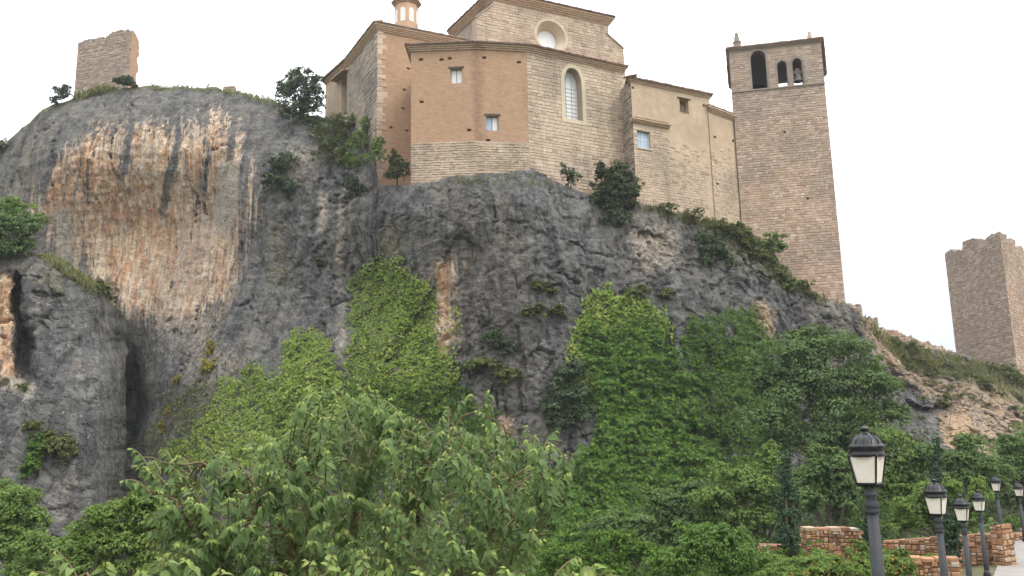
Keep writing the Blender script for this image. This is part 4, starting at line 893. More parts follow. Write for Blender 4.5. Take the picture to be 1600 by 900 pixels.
# ------------------------------------------------------------------ low walls
def low_wall(name, label, px0, y0, px1, y1, D0_, D1_, zdown, key, cat='wall', T=.6, ch_=.22, ln=.34, capped=False, ragged=.0, rough=.28, drop=None):
    A = P(px0, y0, D0_); B = P(px1, y1, D1_); p_ = Plane(A[:2], B[:2]); l_ = np.linalg.norm(B[:2]-A[:2]); n_ = max(2, int(l_/.5))
    top_ = [(l_*i/n_, A[2]+(B[2]-A[2])*i/n_+random.uniform(-ragged, ragged)) for i in range(n_+1)]
    zb = min(A[2], B[2])-zdown; poly = [(l_, zb), (0, zb)]+top_
    root = empty(name, (*((A+B)/2)[:2], zb), label, cat)
    wo, _ = wall('wall_core', p_, poly, (), T, MAT['redmortar' if key == 'redstone' else 'ruin_wall'], root, uvpoly=True)
    s_ = Stones(root, key, 'stone', rough); s_.add(p_, rubble(poly, .25) if key == 'redstone' else lay(poly, (), ch_, ln, gap=.025, rag=.7), wo, (.03, .12))
    # top course laid along the coping
    for e in (0, 1):
        pe = Plane.__new__(Plane); pe.A = p_.w((l_ if e else 0, 0)) ; pe.u = -p_.n*(1 if e else -1); pe.n = p_.u*(1 if e else -1); pe.v = p_.v
        pe.A = pe.A if e else pe.A-p_.n*T
        s_.add(pe, lay([(0, zb), (T, zb), (T, top_[-1 if e else 0][1]-.03), (0, top_[-1 if e else 0][1]-.03)], (), ch_, ln, gap=.025, rag=.7), wo, (.03, .09))
    s_.build()
    if capped:
        uu = 0; k_ = 0
        while uu < l_-.15:
            w_ = min(random.uniform(.35, .7), l_-uu); zc = A[2]+(B[2]-A[2])*(uu+w_/2)/l_; b_ = MB(); hh = random.uniform(.05, .08)
            b_.box(p_.w((uu+w_/2, zc+hh+.005), -T/2), (p_.u, p_.n, p_.v), (w_/2-.012, T/2+random.uniform(.05, .1), hh)); b_.build('coping_stone', MAT['redstone'], wo); uu += w_
    return root
RW = 'red rubble stone '
low_wall('stone_wall', RW+'wall, tall squared block left of the nearest lamp post', 1258, 829, 1346, 830, 40, 40, 2.6, 'redstone', capped=True)
low_wall('stone_wall', RW+'low wall running behind the slim cypress', 1186, 851, 1257, 853, 41.5, 41, 2., 'redstone')
low_wall('stone_wall', RW+'retaining wall between the first and second lamp posts', 1379, 846, 1494, 838, 40.5, 39, 2., 'redstone')
low_wall('stone_wall', RW+'lowest terrace wall in front, by the second lamp post', 1424, 878, 1499, 878, 33, 32.5, 2.2, 'redstone', capped=True)
low_wall('stone_wall', RW+'wall climbing beside the path behind the third lamp post', 1492, 838, 1550, 834, 41, 40.5, 2.6, 'redstone')
low_wall('stone_pier', RW+'end pier standing at the path edge', 1547, 822, 1563, 820, 40, 39.6, 2.6, 'redstone', cat='pier', T=.9)
low_wall('stone_wall', RW+'far wall under the clipped hedge by the path', 1564, 836, 1640, 830, 47, 49, 1.6, 'redstone')
low_wall('ruined_wall', 'broken stub of old wall beside the foot of the bell tower', 1322, 474, 1346, 478, 89, 90, 3, 'ruin', ragged=.2, ch_=.3, ln=.5)
low_wall('ruined_wall', 'small broken wall stub stepping down the ridge', 1350, 496, 1371, 497, 93, 93.5, 3, 'ruin', ragged=.2, ch_=.3, ln=.5)
low_wall('ruined_wall', 'long low ruined wall along the ridge up to the keep', 1378, 512, 1505, 553, 97, 101, 2, 'tower', ragged=.25, ch_=.3, ln=.5)
low_wall('ruined_wall', 'tiny stub of old masonry on the skyline of the left cliff', 349, 135, 366, 134, 102.5, 102.5, 1.5, 'tower', ragged=.1, ch_=.3, ln=.5)
# ------------------------------------------------------------------ lamps
def make_lamp(label, loc):
    r = empty('street_lamp', loc, label, 'street lamp', 'lamps along the path'); o_ = np.array(loc)
    def L_(name, prof, mat, parent=r, k=20):
        b_ = MB(); b_.lathe(o_, prof, k); return b_.build(name, MAT[mat], parent, smooth=k > 8)
    L_('base', [(.19, -.15), (.19, .12), (.165, .15), (.165, .5), (.18, .53), (.18, .58), (.14, .64), (.12, .72), (.135, .76), (.135, .8), (.105, .86), (.092, .95)], 'black')
    L_('post', [(.09, .9), (.088, 1.2), (.068, 2.78)], 'iron')
    L_('collar', [(.07, 2.74), (.088, 2.76), (.088, 2.79), (.074, 2.81), (.09, 2.83), (.09, 2.87), (.076, 2.90), (.07, 2.96), (.085, 2.98), (.088, 3.0), (.065, 3.03), (.06, 3.08), (.04, 3.12), (.05, 3.15), (.035, 3.17)], 'iron')
    la = MB(); rot = math.radians(4); zb, zt_ = 3.14, 3.51; rb, rtp = .125, .182      # square lantern, wider at the top
    def cor(i, z, f=1.): 
        rr = (rb+(rtp-rb)*(z-zb)/(zt_-zb))*1.414*f; a = rot+math.pi/2*i; return o_+np.array([rr*math.cos(a), rr*math.sin(a), z])
    for i in range(4):
        la.tube([cor(i, zb), cor(i, zt_)], [.011, .013], 6)
        for z in (zb, zt_): la.tube([cor(i, z), cor(i+1, z)], [.012, .012], 6)
    for i in range(4):           # scrolled brackets from the post to the lantern
        la.tube([o_+np.array([0, 0, 3.08]), (o_+np.array([0, 0, 3.1]))*.45+cor(i, 3.11)*.55, cor(i, 3.12, .95), cor(i, zb)], [.02, .016, .013, .012], 6)
    lf = la.build('lantern_frame', MAT['black'], r)
    for i in range(4):
        b_ = MB(); c = [cor(i, zb+.012, .965), cor(i+1, zb+.012, .965), cor(i+1, zt_-.012, .965), cor(i, zt_-.012, .965)]; n_ = np.cross(c[1]-c[0], c[3]-c[0]); n_ /= np.linalg.norm(n_); s_ = .05
        c = [c[0]+(c[1]-c[0])*s_, c[1]-(c[1]-c[0])*s_, c[2]-(c[2]-c[3])*s_, c[3]+(c[2]-c[3])*s_]
        b_.add(c+[p-n_*.006 for p in c], [(0, 1, 2, 3), (7, 6, 5, 4), (0, 4, 5, 1), (1, 5, 6, 2), (2, 6, 7, 3), (3, 7, 4, 0)]); b_.build('lantern_pane', MAT['opal'], lf)
    b_ = MB(); b_.lathe(o_+np.array([0, 0, 0]), [(.215, 3.49), (.228, 3.51), (.228, 3.53), (.215, 3.545), (.215, 3.60), (.236, 3.61), (.236, 3.635), (.218, 3.65), (.205, 3.67), (.185, 3.72), (.14, 3.765), (.075, 3.795), (.045, 3.81), (.04, 3.84), (.056, 3.85), (.058, 3.87), (.04, 3.885), (.012, 3.9)], 24)
    cp = b_.build('lantern_cap', MAT['black'], r, smooth=True)
    b_ = MB()
    for i in range(12):
        a = 2*math.pi*i/12; ps = [o_+np.array([q*math.cos(a), q*math.sin(a), z]) for q, z in ((.208, 3.67), (.188, 3.722), (.143, 3.768), (.08, 3.797))]; b_.tube(ps, [.007, .007, .006, .004], 5)
    b_.build('cap_rib', MAT['black'], cp); return r
LB = ['nearest and largest grey lamp post with white paned black lantern', 'second lamp post from the nearest, in front of the pale weeping tree', 'third lamp post along the path, beside the low terrace walls',
      'fourth lamp post, slim one standing before the end pier', 'fifth lamp post, with its whole black foot seen on the paving', 'farthest lamp post, cut by the right edge beside the hedge']
def dup(o, parent=None):
    c = o.copy(); COL.objects.link(c)
    if parent: c.parent = parent
    for h_ in list(o.children): dup(h_, c)
    return c
lamp0 = None; SCL = 3.8/3.9
for i, (t, lab) in enumerate(zip(LT, LB)):
    if i == 0: lamp0 = make_lamp(lab, (t[0], t[1], t[2]-LH)); lamp0.scale = (1, 1, SCL)
    else:
        c_ = dup(lamp0); c_.location = (t[0], t[1], t[2]-LH); c_['label'] = lab; c_.rotation_euler.z = random.uniform(-.12, .12)
        if i == 5: c_.location.z = t[2]-LH*.98
bp = P(1582, 857, 43.5); b = MB(); bz = float(path_d(bp[0], bp[1])[1])
b.lathe((bp[0], bp[1], bz), [(.1, -.05), (.1, .04), (.075, .06), (.07, .36), (.085, .38), (.085, .41), (.06, .45), (.03, .49)], 14)
bo = empty('bollard', (bp[0], bp[1], bz), 'small dark bollard on the paving near the fifth lamp post', 'bollard'); b.build('bollard_post', MAT['black'], bo, smooth=True)
b = MB(); b.lathe((bp[0], bp[1], bz+.26), [(.076, 0), (.079, .01), (.079, .05), (.076, .06)], 14); b.build('bollard_band', MAT['iron'], bo)
# ------------------------------------------------------------------ foliage
LEAF4 = np.array([(0, 0, 0), (-.36, .5, .10), (0, 1, -.12), (.36, .5, .10)])     # folded leaf or sprig, two triangles
def nrm(a): return a/(np.linalg.norm(a, axis=-1, keepdims=True)+1e-9)
def leaves_mesh(p, axis, normal, size, tpl=LEAF4, quads=((0, 1, 2, 3),)):
    axis = nrm(axis); side = nrm(np.cross(axis, normal)); nn = np.cross(side, axis); n = len(p); k = len(tpl)
    V = p[:, None]+size[:, None, None]*(tpl[None, :, 0, None]*side[:, None]+tpl[None, :, 1, None]*axis[:, None]+tpl[None, :, 2, None]*nn[:, None])
    q = np.array(quads); Fa = (np.arange(n)*k)[:, None, None]+q[None]; return V.reshape(-1, 3), Fa.reshape(-1, q.shape[1])
TRI = ((0, 1, 2), (0, 2, 3))
def lobe_leaves(lobes, n, size, clump=.3, flat=.6, droop=.15, dens=10):
    """lobes: (centre, radii). Leaves gather in clumps spread through the outer part of every lobe"""
    sub = []
    for c, r in lobes:
        c = np.asarray(c); r = np.asarray(r); k = 9; d = nrm(rng.normal(size=(k, 3))+np.array([0, -.35, .35]))
        for i in range(k): sub.append((c+d[i]*r*rng.uniform(.5, .92), r*rng.uniform(.34, .56)))
        sub.append((c, r*.6))
    vol = np.array([(r[0]*r[1]*r[2])**(2/3) for c, r in sub]); cnt = np.maximum((n*vol/vol.sum()).astype(int), 12); ps = []; ns = []
    for (c, r), m in zip(sub, cnt):
        nc = max(int(m//dens), 4); d = nrm(rng.normal(size=(nc, 3))); d[:, 2] = np.where(d[:, 2] < -.45, -d[:, 2], d[:, 2])
        rad = rng.uniform(.4, 1.0, nc)**.5*(1+.12*rng.normal(size=nc)); cc = d*rad[:, None]*r
        ci = rng.integers(0, nc, m); cs = clump*1.25*r.mean()*rng.uniform(.6, 1.3, nc); off = nrm(rng.normal(size=(m, 3)))*rng.uniform(0, 1, (m, 1))**.5*cs[ci][:, None]; off[:, 2] *= flat
        ps.append(c+cc[ci]+off); ns.append(nrm(d[ci]*.8+nrm(off)*.35+np.array([0, 0, .5])+.3*rng.normal(size=(m, 3))))
    p = np.concatenate(ps); nn = np.concatenate(ns); t = rng.normal(size=p.shape); ax = nrm(t-(t*nn).sum(1, keepdims=True)*nn); ax[:, 2] -= droop
    return p, nrm(ax), nn, size*rng.uniform(.6, 1.35, len(p))
def lobes_px(L_, D, dz=.85):
    res = []
    for l_ in L_:
        cx_, cy_, rx, ry = l_[:4]; dd = D+(l_[4] if len(l_) > 4 else 0); k = dd/F; c = P(cx_, cy_, dd); res.append((c, np.array([rx*k, (rx+ry)/2*k*dz, ry*k])))
    return res
def limbs(root, base, lobes, r0, mat='bark', name='trunk', fork=.35):
    b_ = MB(); base = np.asarray(base, float); cen = np.mean([c for c, r in lobes], 0); fk = base+(cen-base)*fork; mid = (base+fk)/2+rng.normal(size=3)*.04*np.linalg.norm(fk-base)
    b_.tube([base, mid, fk], [r0, r0*.85, r0*.7], 8)
    for c, r in lobes:
        m = (fk+c)/2+np.array([0, 0, .1])*np.linalg.norm(c-fk)+rng.normal(size=3)*.08*np.linalg.norm(c-fk); b_.tube([fk, m, c], [r0*.55, r0*.38, r0*.18], 6)
        for q_ in range(4):
            e_ = c+nrm(rng.normal(size=3))*r*.85; b_.tube([m*.4+c*.6, (c+e_)/2+rng.normal(size=3)*.05, e_], [r0*.2, r0*.12, r0*.04], 5)
    return b_.build(name, MAT[mat], root)
def tree(name, label, cat, L_, D, n, size, leaf, base=None, r0=.2, dz=.85, group=None, clump=.3, crown='crown', dens=10, droop=.15, flat=.6):
    lb = lobes_px(L_, D, dz); c0 = np.mean([c for c, r in lb], 0)
    if base is None: base = np.array([c0[0], c0[1], float(terr(c0[0], c0[1]))-.1])
    root = empty(name, base, label, cat, group)
    p, ax, nn, sz = lobe_leaves(lb, int(n*2.6), size*.6, clump, flat, droop, dens*1.3); V, Fa = leaves_mesh(p, ax, nn, sz, quads=TRI); obj(crown, V, Fa, LG[leaf], root)
    limbs(root, base, lb, r0, name='trunk' if r0 > .09 else 'stem'); return root
def cl_shrub(name, label, L_, n, size, leaf, out_=.6, sheet=None, cat='shrub', group=None, r0=.08, dz=.8, clump=.3, up=0., anchor=None, crown='foliage', dens=10, droop=.15):
    """a shrub rooted on the rock: depth comes from the rock behind it"""
    sheet = sheet or CL; lb = []
    for l_ in L_:
        cx_, cy_, rx, ry = l_; rx *= 1.16; ry *= 1.16; s_ = sheet.at(np.array(cx_), np.array(max(cy_, np.interp(cx_, sheet.xs, sheet.yt)+2))); D = s_[1]-out_*rx*s_[1]/F; k = D/F; lb.append((P(cx_, cy_, D), np.array([rx*k, (rx+ry)/2*k*dz, ry*k])))
    a = anchor or (np.mean([l_[0] for l_ in L_]), max(l_[1]+l_[3]*.5 for l_ in L_)); base = sheet.at(np.array(float(a[0])), np.array(max(float(a[1]), np.interp(a[0], sheet.xs, sheet.yt)+2)))+np.array([0, .15, 0])
    root = empty(name, base, label, cat, group)
    p, ax, nn, sz = lobe_leaves(lb, int(n*2.4), size*.66, clump, .7, droop, dens*1.3); V, Fa = leaves_mesh(p, ax, nn, sz, quads=TRI); obj(crown, V, Fa, LG[leaf], root); limbs(root, base, lb, r0, name='stem'); return root
# --- junipers and shrubs on the rock
cl_shrub('juniper', 'round dark juniper on the skyline left of the church', [(470, 142, 26, 28), (449, 152, 18, 22), (489, 154, 20, 26), (468, 172, 32, 22), (460, 122, 15, 13), (480, 119, 12, 12), (492, 132, 12, 14), (440, 138, 9, 14)], 4600, .34, 'juniper', .5, cat='tree', r0=.18, anchor=(470, 190), crown='crown', clump=.22, droop=-.3)
cl_shrub('shrub', 'bright green shrub at the foot of the skyline juniper', [(482, 186, 18, 11), (500, 190, 12, 8)], 500, .3, 'tree_light', .3)
cl_shrub('shrub', 'dark hanging shrubs on the ledge under the church annex', [(520, 205, 28, 24), (515, 238, 24, 28), (548, 192, 22, 16), (500, 212, 18, 18), (535, 255, 20, 26), (540, 222, 20, 22)], 3600, .3, 'scrub', .3)
cl_shrub('shrub', 'mid green bush beneath the stone corner of the church', [(572, 225, 24, 18), (577, 200, 18, 16), (560, 255, 18, 18), (590, 240, 14, 20)], 2200, .3, 'tree_light', .4)
cl_shrub('shrub', 'pale upright shrub growing at the foot of the grey church wall', [(550, 190, 18, 12), (590, 235, 14, 18), (578, 190, 10, 12)], 700, .26, 'tree_light', .4)
cl_shrub('shrub', 'small compact dark green bush below the church corner', [(553, 292, 16, 15), (560, 297, 10, 10)], 900, .26, 'juniper', .5)
cl_shrub('shrub', 'bushy dark shrub clinging to the streaked cliff below the juniper', [(442, 265, 24, 22), (436, 285, 20, 18), (450, 295, 16, 14)], 2200, .3, 'juniper', .4)
cl_shrub('cypress', 'small pointed dark conifer in the corner of the brick walls', [(620, 272, 15, 14), (616, 256, 10, 14), (630, 262, 9, 14), (615, 244, 6, 9)], 1500, .24, 'juniper', .3, cat='tree', r0=.1, crown='crown', droop=-.4)
cl_shrub('juniper', 'large dark round juniper overhanging the cliff below the wing', [(950, 280, 28, 22), (975, 290, 26, 26), (945, 305, 26, 24), (970, 320, 28, 24), (958, 342, 24, 18), (935, 268, 16, 14), (988, 310, 16, 18)], 5200, .32, 'juniper', .5, cat='tree', r0=.2, anchor=(965, 345), crown='crown', clump=.22, droop=-.3)
cl_shrub('shrub', 'thin dark shrub between the rock and the pale apse wall', [(887, 272, 10, 12), (895, 284, 14, 12), (882, 262, 5, 9)], 700, .22, 'juniper', .3)
cl_shrub('shrub', 'dark round shrub hugging the rock under the bell tower slope', [(1110, 385, 20, 24), (1130, 400, 16, 18), (1100, 405, 14, 14)], 1900, .3, 'juniper', .4)
cl_shrub('shrub', 'bright green shrub at the foot of the bell tower', [(1204, 378, 22, 12), (1210, 390, 18, 12)], 1100, .28, 'tree_light', .3)
cl_shrub('shrub', 'dull green bushes along the foot of the wing wall', [(1040, 328, 20, 8), (1075, 338, 24, 11), (1110, 350, 24, 14), (1140, 362, 22, 16), (1165, 378, 20, 18)], 3000, .27, 'scrub', .2)
cl_shrub('shrub', 'olive scrub spilling down the slope below the bell tower', [(1190, 410, 22, 16), (1215, 432, 24, 16), (1240, 448, 24, 12), (1175, 395, 18, 14), (1262, 460, 14, 8)], 3200, .27, 'scrub', .2)
cl_shrub('shrub', 'dark dense bush left of the tall creeper on the lower cliff', [(880, 620, 34, 34), (895, 585, 26, 22), (905, 640, 26, 30), (865, 645, 22, 26), (885, 665, 20, 18)], 4600, .30, 'juniper', .4)
for i, (lab, L_, lf, n) in enumerate([('low olive plant on a ledge right of the vertical orange stripe', [(760, 570, 26, 10), (800, 590, 26, 12), (740, 575, 16, 9)], 'scrub', 1100), ('dark tuft bush right of the orange stripe on the rock', [(775, 530, 22, 13), (795, 545, 16, 10)], 'juniper', 700),
        ('small olive tufts in the middle of the grey rock face', [(845, 450, 18, 9), (860, 455, 12, 6)], 'scrub', 420), ('little green tuft on the cliff below the streaked shrub', [(498, 410, 9, 8)], 'scrub', 220), ('small scrub patch in the grey rock left of the bright creeper', [(835, 490, 16, 12), (870, 485, 14, 10)], 'scrub', 500),
        ('low brown green scrub above the creeper on the right', [(1000, 455, 18, 8), (1040, 460, 14, 7)], 'scrub', 350), ('yellow leaved plant on the left cliff above the ivy', [(330, 550, 9, 14), (328, 572, 12, 14), (318, 580, 8, 10)], 'yellow', 500), ('yellow trailing sprig beside the dark cleft', [(268, 650, 10, 10), (255, 675, 10, 12), (278, 595, 8, 8)], 'yellow', 350),
        ('small round bush on the skyline at the left ruin foot', [(194, 128, 14, 9), (205, 131, 10, 7), (184, 127, 8, 6)], 'juniper', 800), ('dark twin bush on the skyline left of the ruin', [(99, 146, 12, 11), (84, 156, 8, 7), (103, 139, 8, 6)], 'juniper', 700), ('bush on the far left skyline of the cliff', [(6, 232, 14, 14), (-6, 240, 14, 14)], 'scrub', 500),
        ('scrubby bush on the right slope below the keep', [(1575, 585, 22, 14), (1550, 575, 16, 9), (1595, 600, 14, 10)], 'scrub', 900), ('dark weed hanging on the pale rock at right', [(1475, 632, 10, 14)], 'scrub', 250), ('dark weedy bush at the foot of the tower ridge', [(1420, 545, 18, 9), (1395, 535, 12, 8)], 'scrub', 450)]):
    cl_shrub('shrub', lab, L_, n*2, .26, lf, .3, r0=.05)
# outcrop vegetation
cl_shrub('bush', 'rounded dark bush crowning the left outcrop', [(20, 348, 36, 28), (-15, 355, 40, 36), (45, 368, 22, 22), (10, 384, 42, 20), (-40, 378, 40, 34), (35, 390, 24, 12)], 6000, .28, 'tree', .2, sheet=OC, r0=.14, anchor=(10, 396))
cl_shrub('shrub', 'yellow green shrub behind the outcrop bush', [(15, 322, 30, 10), (-10, 328, 30, 14), (60, 345, 14, 12)], 1300, .26, 'lime', -.6, sheet=OC)  # yellow green is the lime leaf colour
cl_shrub('shrub', 'dark drooping shrub at the lip of the left outcrop', [(168, 458, 13, 13), (158, 450, 12, 9), (174, 466, 8, 9)], 900, .2, 'scrub', .2, sheet=OC)
cl_shrub('shrub', 'climbing green plants low on the left outcrop', [(62, 700, 14, 22), (50, 735, 14, 22), (75, 690, 12, 12)], 1200, .24, 'ivy_green', .3, sheet=OC)
cl_shrub('shrub', 'dark brownish bush low on the left outcrop', [(92, 712, 20, 24), (85, 690, 16, 16)], 1300, .22, 'scrub', .3, sheet=OC)
cl_shrub('shrub', 'small dull tufts on the ledge of the left outcrop', [(52, 665, 14, 10), (38, 605, 12, 6)], 420, .2, 'scrub', .3, sheet=OC)
# --- creepers: one mesh each, leaves hanging in overlapping layers off the rock
def creeper(label, poly, n, size, leaf, out_=(.05, .5), edge=10., sheet=None, holes=None, name='ivy', lump=.5, extra=None):
    sheet = sheet or CL; xs = [p[0] for p in poly]; ys = [p[1] for p in poly]; ps = []
    N = n*3; px = rng.uniform(min(xs)-25, max(xs)+25, N); py = rng.uniform(min(ys)-25, max(ys), N)
    wx = px+1.5*edge*fbm(px*.06, py*.04, 3.3, 4)+edge*.35*rng.normal(size=N); wy = py+edge*2.2*fbm(px*.07, py*.04, 8.1, 4)+edge*.35*rng.normal(size=N)
    ok = inpoly(wx, wy, poly); fr_ = fbm(px*.022, py*.03, 21.5, 3); ok |= inpoly(px+34*fbm(px*.06, py*.03, 5.3, 3), py-16*np.abs(fr_)-8, poly) & (fbm(px*.09, py*.06, 31.5, 3) > .12)
    ok &= (fbm(px*.05, py*.05, 41.5, 3) > -.42)
    if holes is not None: ok &= (fbm(px*.03, py*.03, 12.5, 3) > holes) | (rng.uniform(size=N) < .12)
    px, py = px[ok][:n], py[ok][:n]; s_ = sheet.at(px, py); m = len(px)
    lumpn = np.clip(.5+lump*1.3*fbm(s_[:, 0]*.4, s_[:, 2]*.5, 1., 3)+lump*1.2*fbm(s_[:, 0]*.95, s_[:, 2]*2.1, 4., 2), 0, 1.5); o_ = out_[0]+(out_[1]-out_[0])*lumpn*rng.uniform(.55, 1., m)
    p = s_+np.array([0, -1, .0])*o_[:, None]
    nn = nrm(np.array([0, -1., .75])+.45*rng.normal(size=(m, 3))); ax = nrm(np.array([0, -.45, -.8])+.45*rng.normal(size=(m, 3)))
    V, Fa = leaves_mesh(p, ax, nn, size*rng.uniform(.6, 1.35, m), quads=TRI, tpl=LEAF4*np.array([1.25, 1, 1])); return tag(obj(name, V, Fa, LG[leaf]), label, 'creeper')
creeper('light green climbing ivy spread over the rock beside the orange stripe', [(560, 425), (590, 410), (630, 415), (650, 440), (672, 445), (680, 470), (678, 560), (705, 545), (712, 600), (700, 640), (560, 650), (540, 600), (545, 540), (552, 480)], 12500, .22, 'ivy_bright', (.04, .4), 14)
creeper('sparse yellow green ivy sprays right of the orange stripe', [(705, 470), (716, 480), (730, 510), (728, 540), (710, 560), (712, 640), (690, 640), (700, 560)], 420, .22, 'ivy_yellow', (.03, .2), 12, holes=-.05)
creeper('dark green ivy sheet on the lower cliff beneath the light ivy', [(530, 600), (720, 600), (780, 660), (850, 740), (860, 950), (440, 950), (430, 640), (470, 600)], 20000, .27, 'ivy_dark', (.05, .8), 14)
creeper('dense green ivy cushion in the middle left of the lower cliff', [(445, 545), (462, 518), (490, 510), (515, 535), (528, 580), (545, 620), (540, 670), (440, 660), (448, 600)], 5000, .25, 'ivy_bright', (.1, .9), 9)
creeper('dark ivy mat hanging above the dense foliage on the left cliff', [(325, 650), (345, 600), (375, 585), (395, 565), (415, 575), (440, 600), (470, 640), (470, 730), (270, 730), (262, 700), (290, 670)], 7000, .24, 'ivy_bright', (.08, .7), 16)
creeper('dull thin ivy growing beside the dark cleft', [(235, 650), (290, 600), (350, 600), (330, 700), (240, 740), (220, 700)], 1500, .26, 'scrub', (.03, .3), 14, holes=-.1)
creeper('tall thick leafy creeper covering the middle right of the cliff', [(905, 540), (925, 510), (960, 520), (1000, 500), (1040, 530), (1065, 580), (1090, 650), (1120, 740), (1140, 960), (840, 960), (850, 760), (930, 680), (925, 600)], 31000, .29, 'ivy_green', (.1, 1.25), 12, lump=.8)
creeper('light green upper fringe of the tall creeper on the cliff', [(895, 550), (905, 490), (920, 458), (945, 455), (975, 470), (985, 455), (1010, 475), (1035, 490), (1045, 525), (1000, 545), (940, 560), (930, 600), (905, 640), (895, 600)], 4200, .27, 'ivy_bright', (.05, .5), 13, holes=-.32)
creeper('dark green creeper sheet behind the large round tree', [(1060, 520), (1080, 500), (1120, 495), (1150, 480), (1185, 490), (1195, 530), (1200, 640), (1190, 800), (1110, 800), (1090, 640)], 11000, .24, 'ivy_dark', (.08, .8), 10)
# --- trees at the foot of the cliff
tree('round_tree', 'large round dense tree at the right foot of the cliff', 'tree', [(1230, 570, 62, 40), (1290, 550, 62, 38), (1260, 620, 80, 50), (1340, 590, 60, 42), (1375, 625, 48, 38), (1310, 650, 90, 50), (1220, 650, 60, 50), (1260, 700, 80, 40), (1350, 680, 60, 40), (1190, 600, 30, 30), (1270, 530, 40, 20), (1400, 650, 24, 24)], 60, 20000, .30, 'tree', r0=.4, clump=.28)
T_ = lambda lab, L_, D, n, s_, lf, **k: tree('broadleaf_tree', lab, 'tree', L_, D, n, s_, lf, **k)
T_('pale green tree of loose foliage standing before the round tree', [(1205, 730, 28, 30), (1190, 770, 40, 36), (1225, 780, 36, 40), (1150, 760, 50, 34), (1120, 790, 40, 34), (1205, 705, 14, 14), (1170, 820, 60, 30)], 50, 9000, .26, 'tree_light')
T_('bushy mid green tree left of the nearest lamp lantern', [(1290, 740, 40, 34), (1270, 780, 40, 36), (1320, 780, 36, 40), (1300, 720, 24, 18), (1250, 760, 24, 30), (1340, 750, 24, 30)], 49, 8000, .25, 'tree')
T_('pale weeping tree behind the second and third lamp posts', [(1445, 780, 32, 26), (1415, 805, 30, 24), (1480, 775, 28, 24), (1530, 780, 18, 36), (1470, 810, 40, 24), (1520, 800, 22, 30), (1400, 825, 22, 16)], 46, 7600, .22, 'lime', droop=.5)
T_('mid green trees behind the lamps under the pale rock', [(1400, 700, 34, 30), (1430, 730, 34, 30), (1385, 740, 30, 34), (1410, 770, 40, 26)], 55, 5200, .27, 'tree_light')
T_('rounded tree below the pale rock at the right', [(1510, 700, 26, 24), (1490, 720, 30, 24), (1530, 735, 28, 24), (1560, 750, 24, 22), (1500, 750, 34, 24), (1450, 715, 18, 20)], 54, 5600, .25, 'tree')
T_('dark tree at the right edge behind the farthest lamp', [(1585, 700, 26, 22), (1600, 730, 34, 30), (1570, 730, 24, 24), (1610, 770, 40, 30), (1575, 775, 26, 24), (1640, 720, 40, 40)], 57, 6000, .27, 'tree')
T_('low dark tree on the slope in front of the creeper', [(1040, 800, 44, 30), (1080, 770, 34, 26), (1000, 830, 50, 30), (950, 820, 44, 26), (1090, 830, 44, 36)], 52, 7000, .28, 'tree')
T_('green bushy tree in the lower left corner', [(20, 790, 44, 34), (-20, 800, 50, 50), (45, 830, 34, 34), (10, 860, 60, 40), (-30, 770, 30, 24), (60, 880, 30, 30)], 36, 8000, .19, 'tree_light')
T_('light green tree in front of the outcrop, left of the hackberry', [(170, 815, 50, 28), (215, 790, 44, 26), (130, 850, 44, 34), (200, 850, 60, 40), (120, 890, 50, 30), (260, 830, 60, 40), (230, 770, 26, 16)], 30, 9500, .17, 'lime')
def cypress(label, x_, y0, y1, rx, D, n):
    m = 6; L_ = []
    for i in range(m):
        t = (i+.5)/m; L_.append((x_+(y1-(y0+y1)/2)*0, y0+(y1-y0)*t, rx*(.35+.75*math.sin(min(1, t*1.25)*math.pi*.62)), (y1-y0)/m*.85))
    return tree('cypress', label, 'tree', L_, D, n, .17, 'cypress', r0=.12, droop=-1.2, clump=.4, dz=1.)
cypress('slim cypress in front of the low red wall', 1227, 715, 885, 17, 38.5, 3000)
cypress('dark young cypress beside the nearest lamp post', 1362, 780, 866, 12, 39, 1500)
cypress('dark cypress beside the second lamp post and red walls', 1487, 790, 885, 15, 36.5, 1900)
cypress('small dark spire cypress in front of the pale rock', 1463, 688, 775, 9, 50, 1100)
# --- shrubs in front
S_ = lambda lab, L_, D, n, s_, lf, **k: tree('shrub', lab, 'shrub', L_, D, n, s_, lf, r0=.06, crown='foliage', **k)
S_('fresh green mounded bush at the bottom centre right', [(1110, 860, 60, 36), (1070, 880, 50, 30), (1150, 880, 50, 34), (1180, 900, 50, 24), (1090, 850, 36, 26), (1040, 900, 40, 24), (1125, 842, 26, 20)], 29, 8500, .15, 'bush')
S_('light green shrub with orange flowers before the squared red block', [(1260, 890, 40, 18), (1310, 885, 34, 16), (1230, 900, 40, 20), (1290, 900, 40, 20)], 28, 4200, .12, 'lime')
S_('flowering shrub at the foot of the nearest lamp post', [(1390, 885, 34, 16), (1340, 885, 24, 18), (1410, 895, 24, 12), (1345, 860, 14, 16), (1370, 900, 50, 16)], 27, 3600, .12, 'lime')
S_('dark ground bushes at the bottom in front of the creeper', [(960, 860, 50, 26), (1000, 870, 40, 26), (900, 870, 50, 30), (860, 900, 60, 30), (940, 900, 60, 26)], 40, 6500, .2, 'ivy_green')
hd = [(1585, 820, 18, 10), (1610, 818, 24, 11), (1572, 825, 10, 8)]
tree('hedge', 'bright green clipped hedge above the far red wall', 'hedge', hd, 51, 2600, .18, 'bush', r0=.05, crown='foliage')
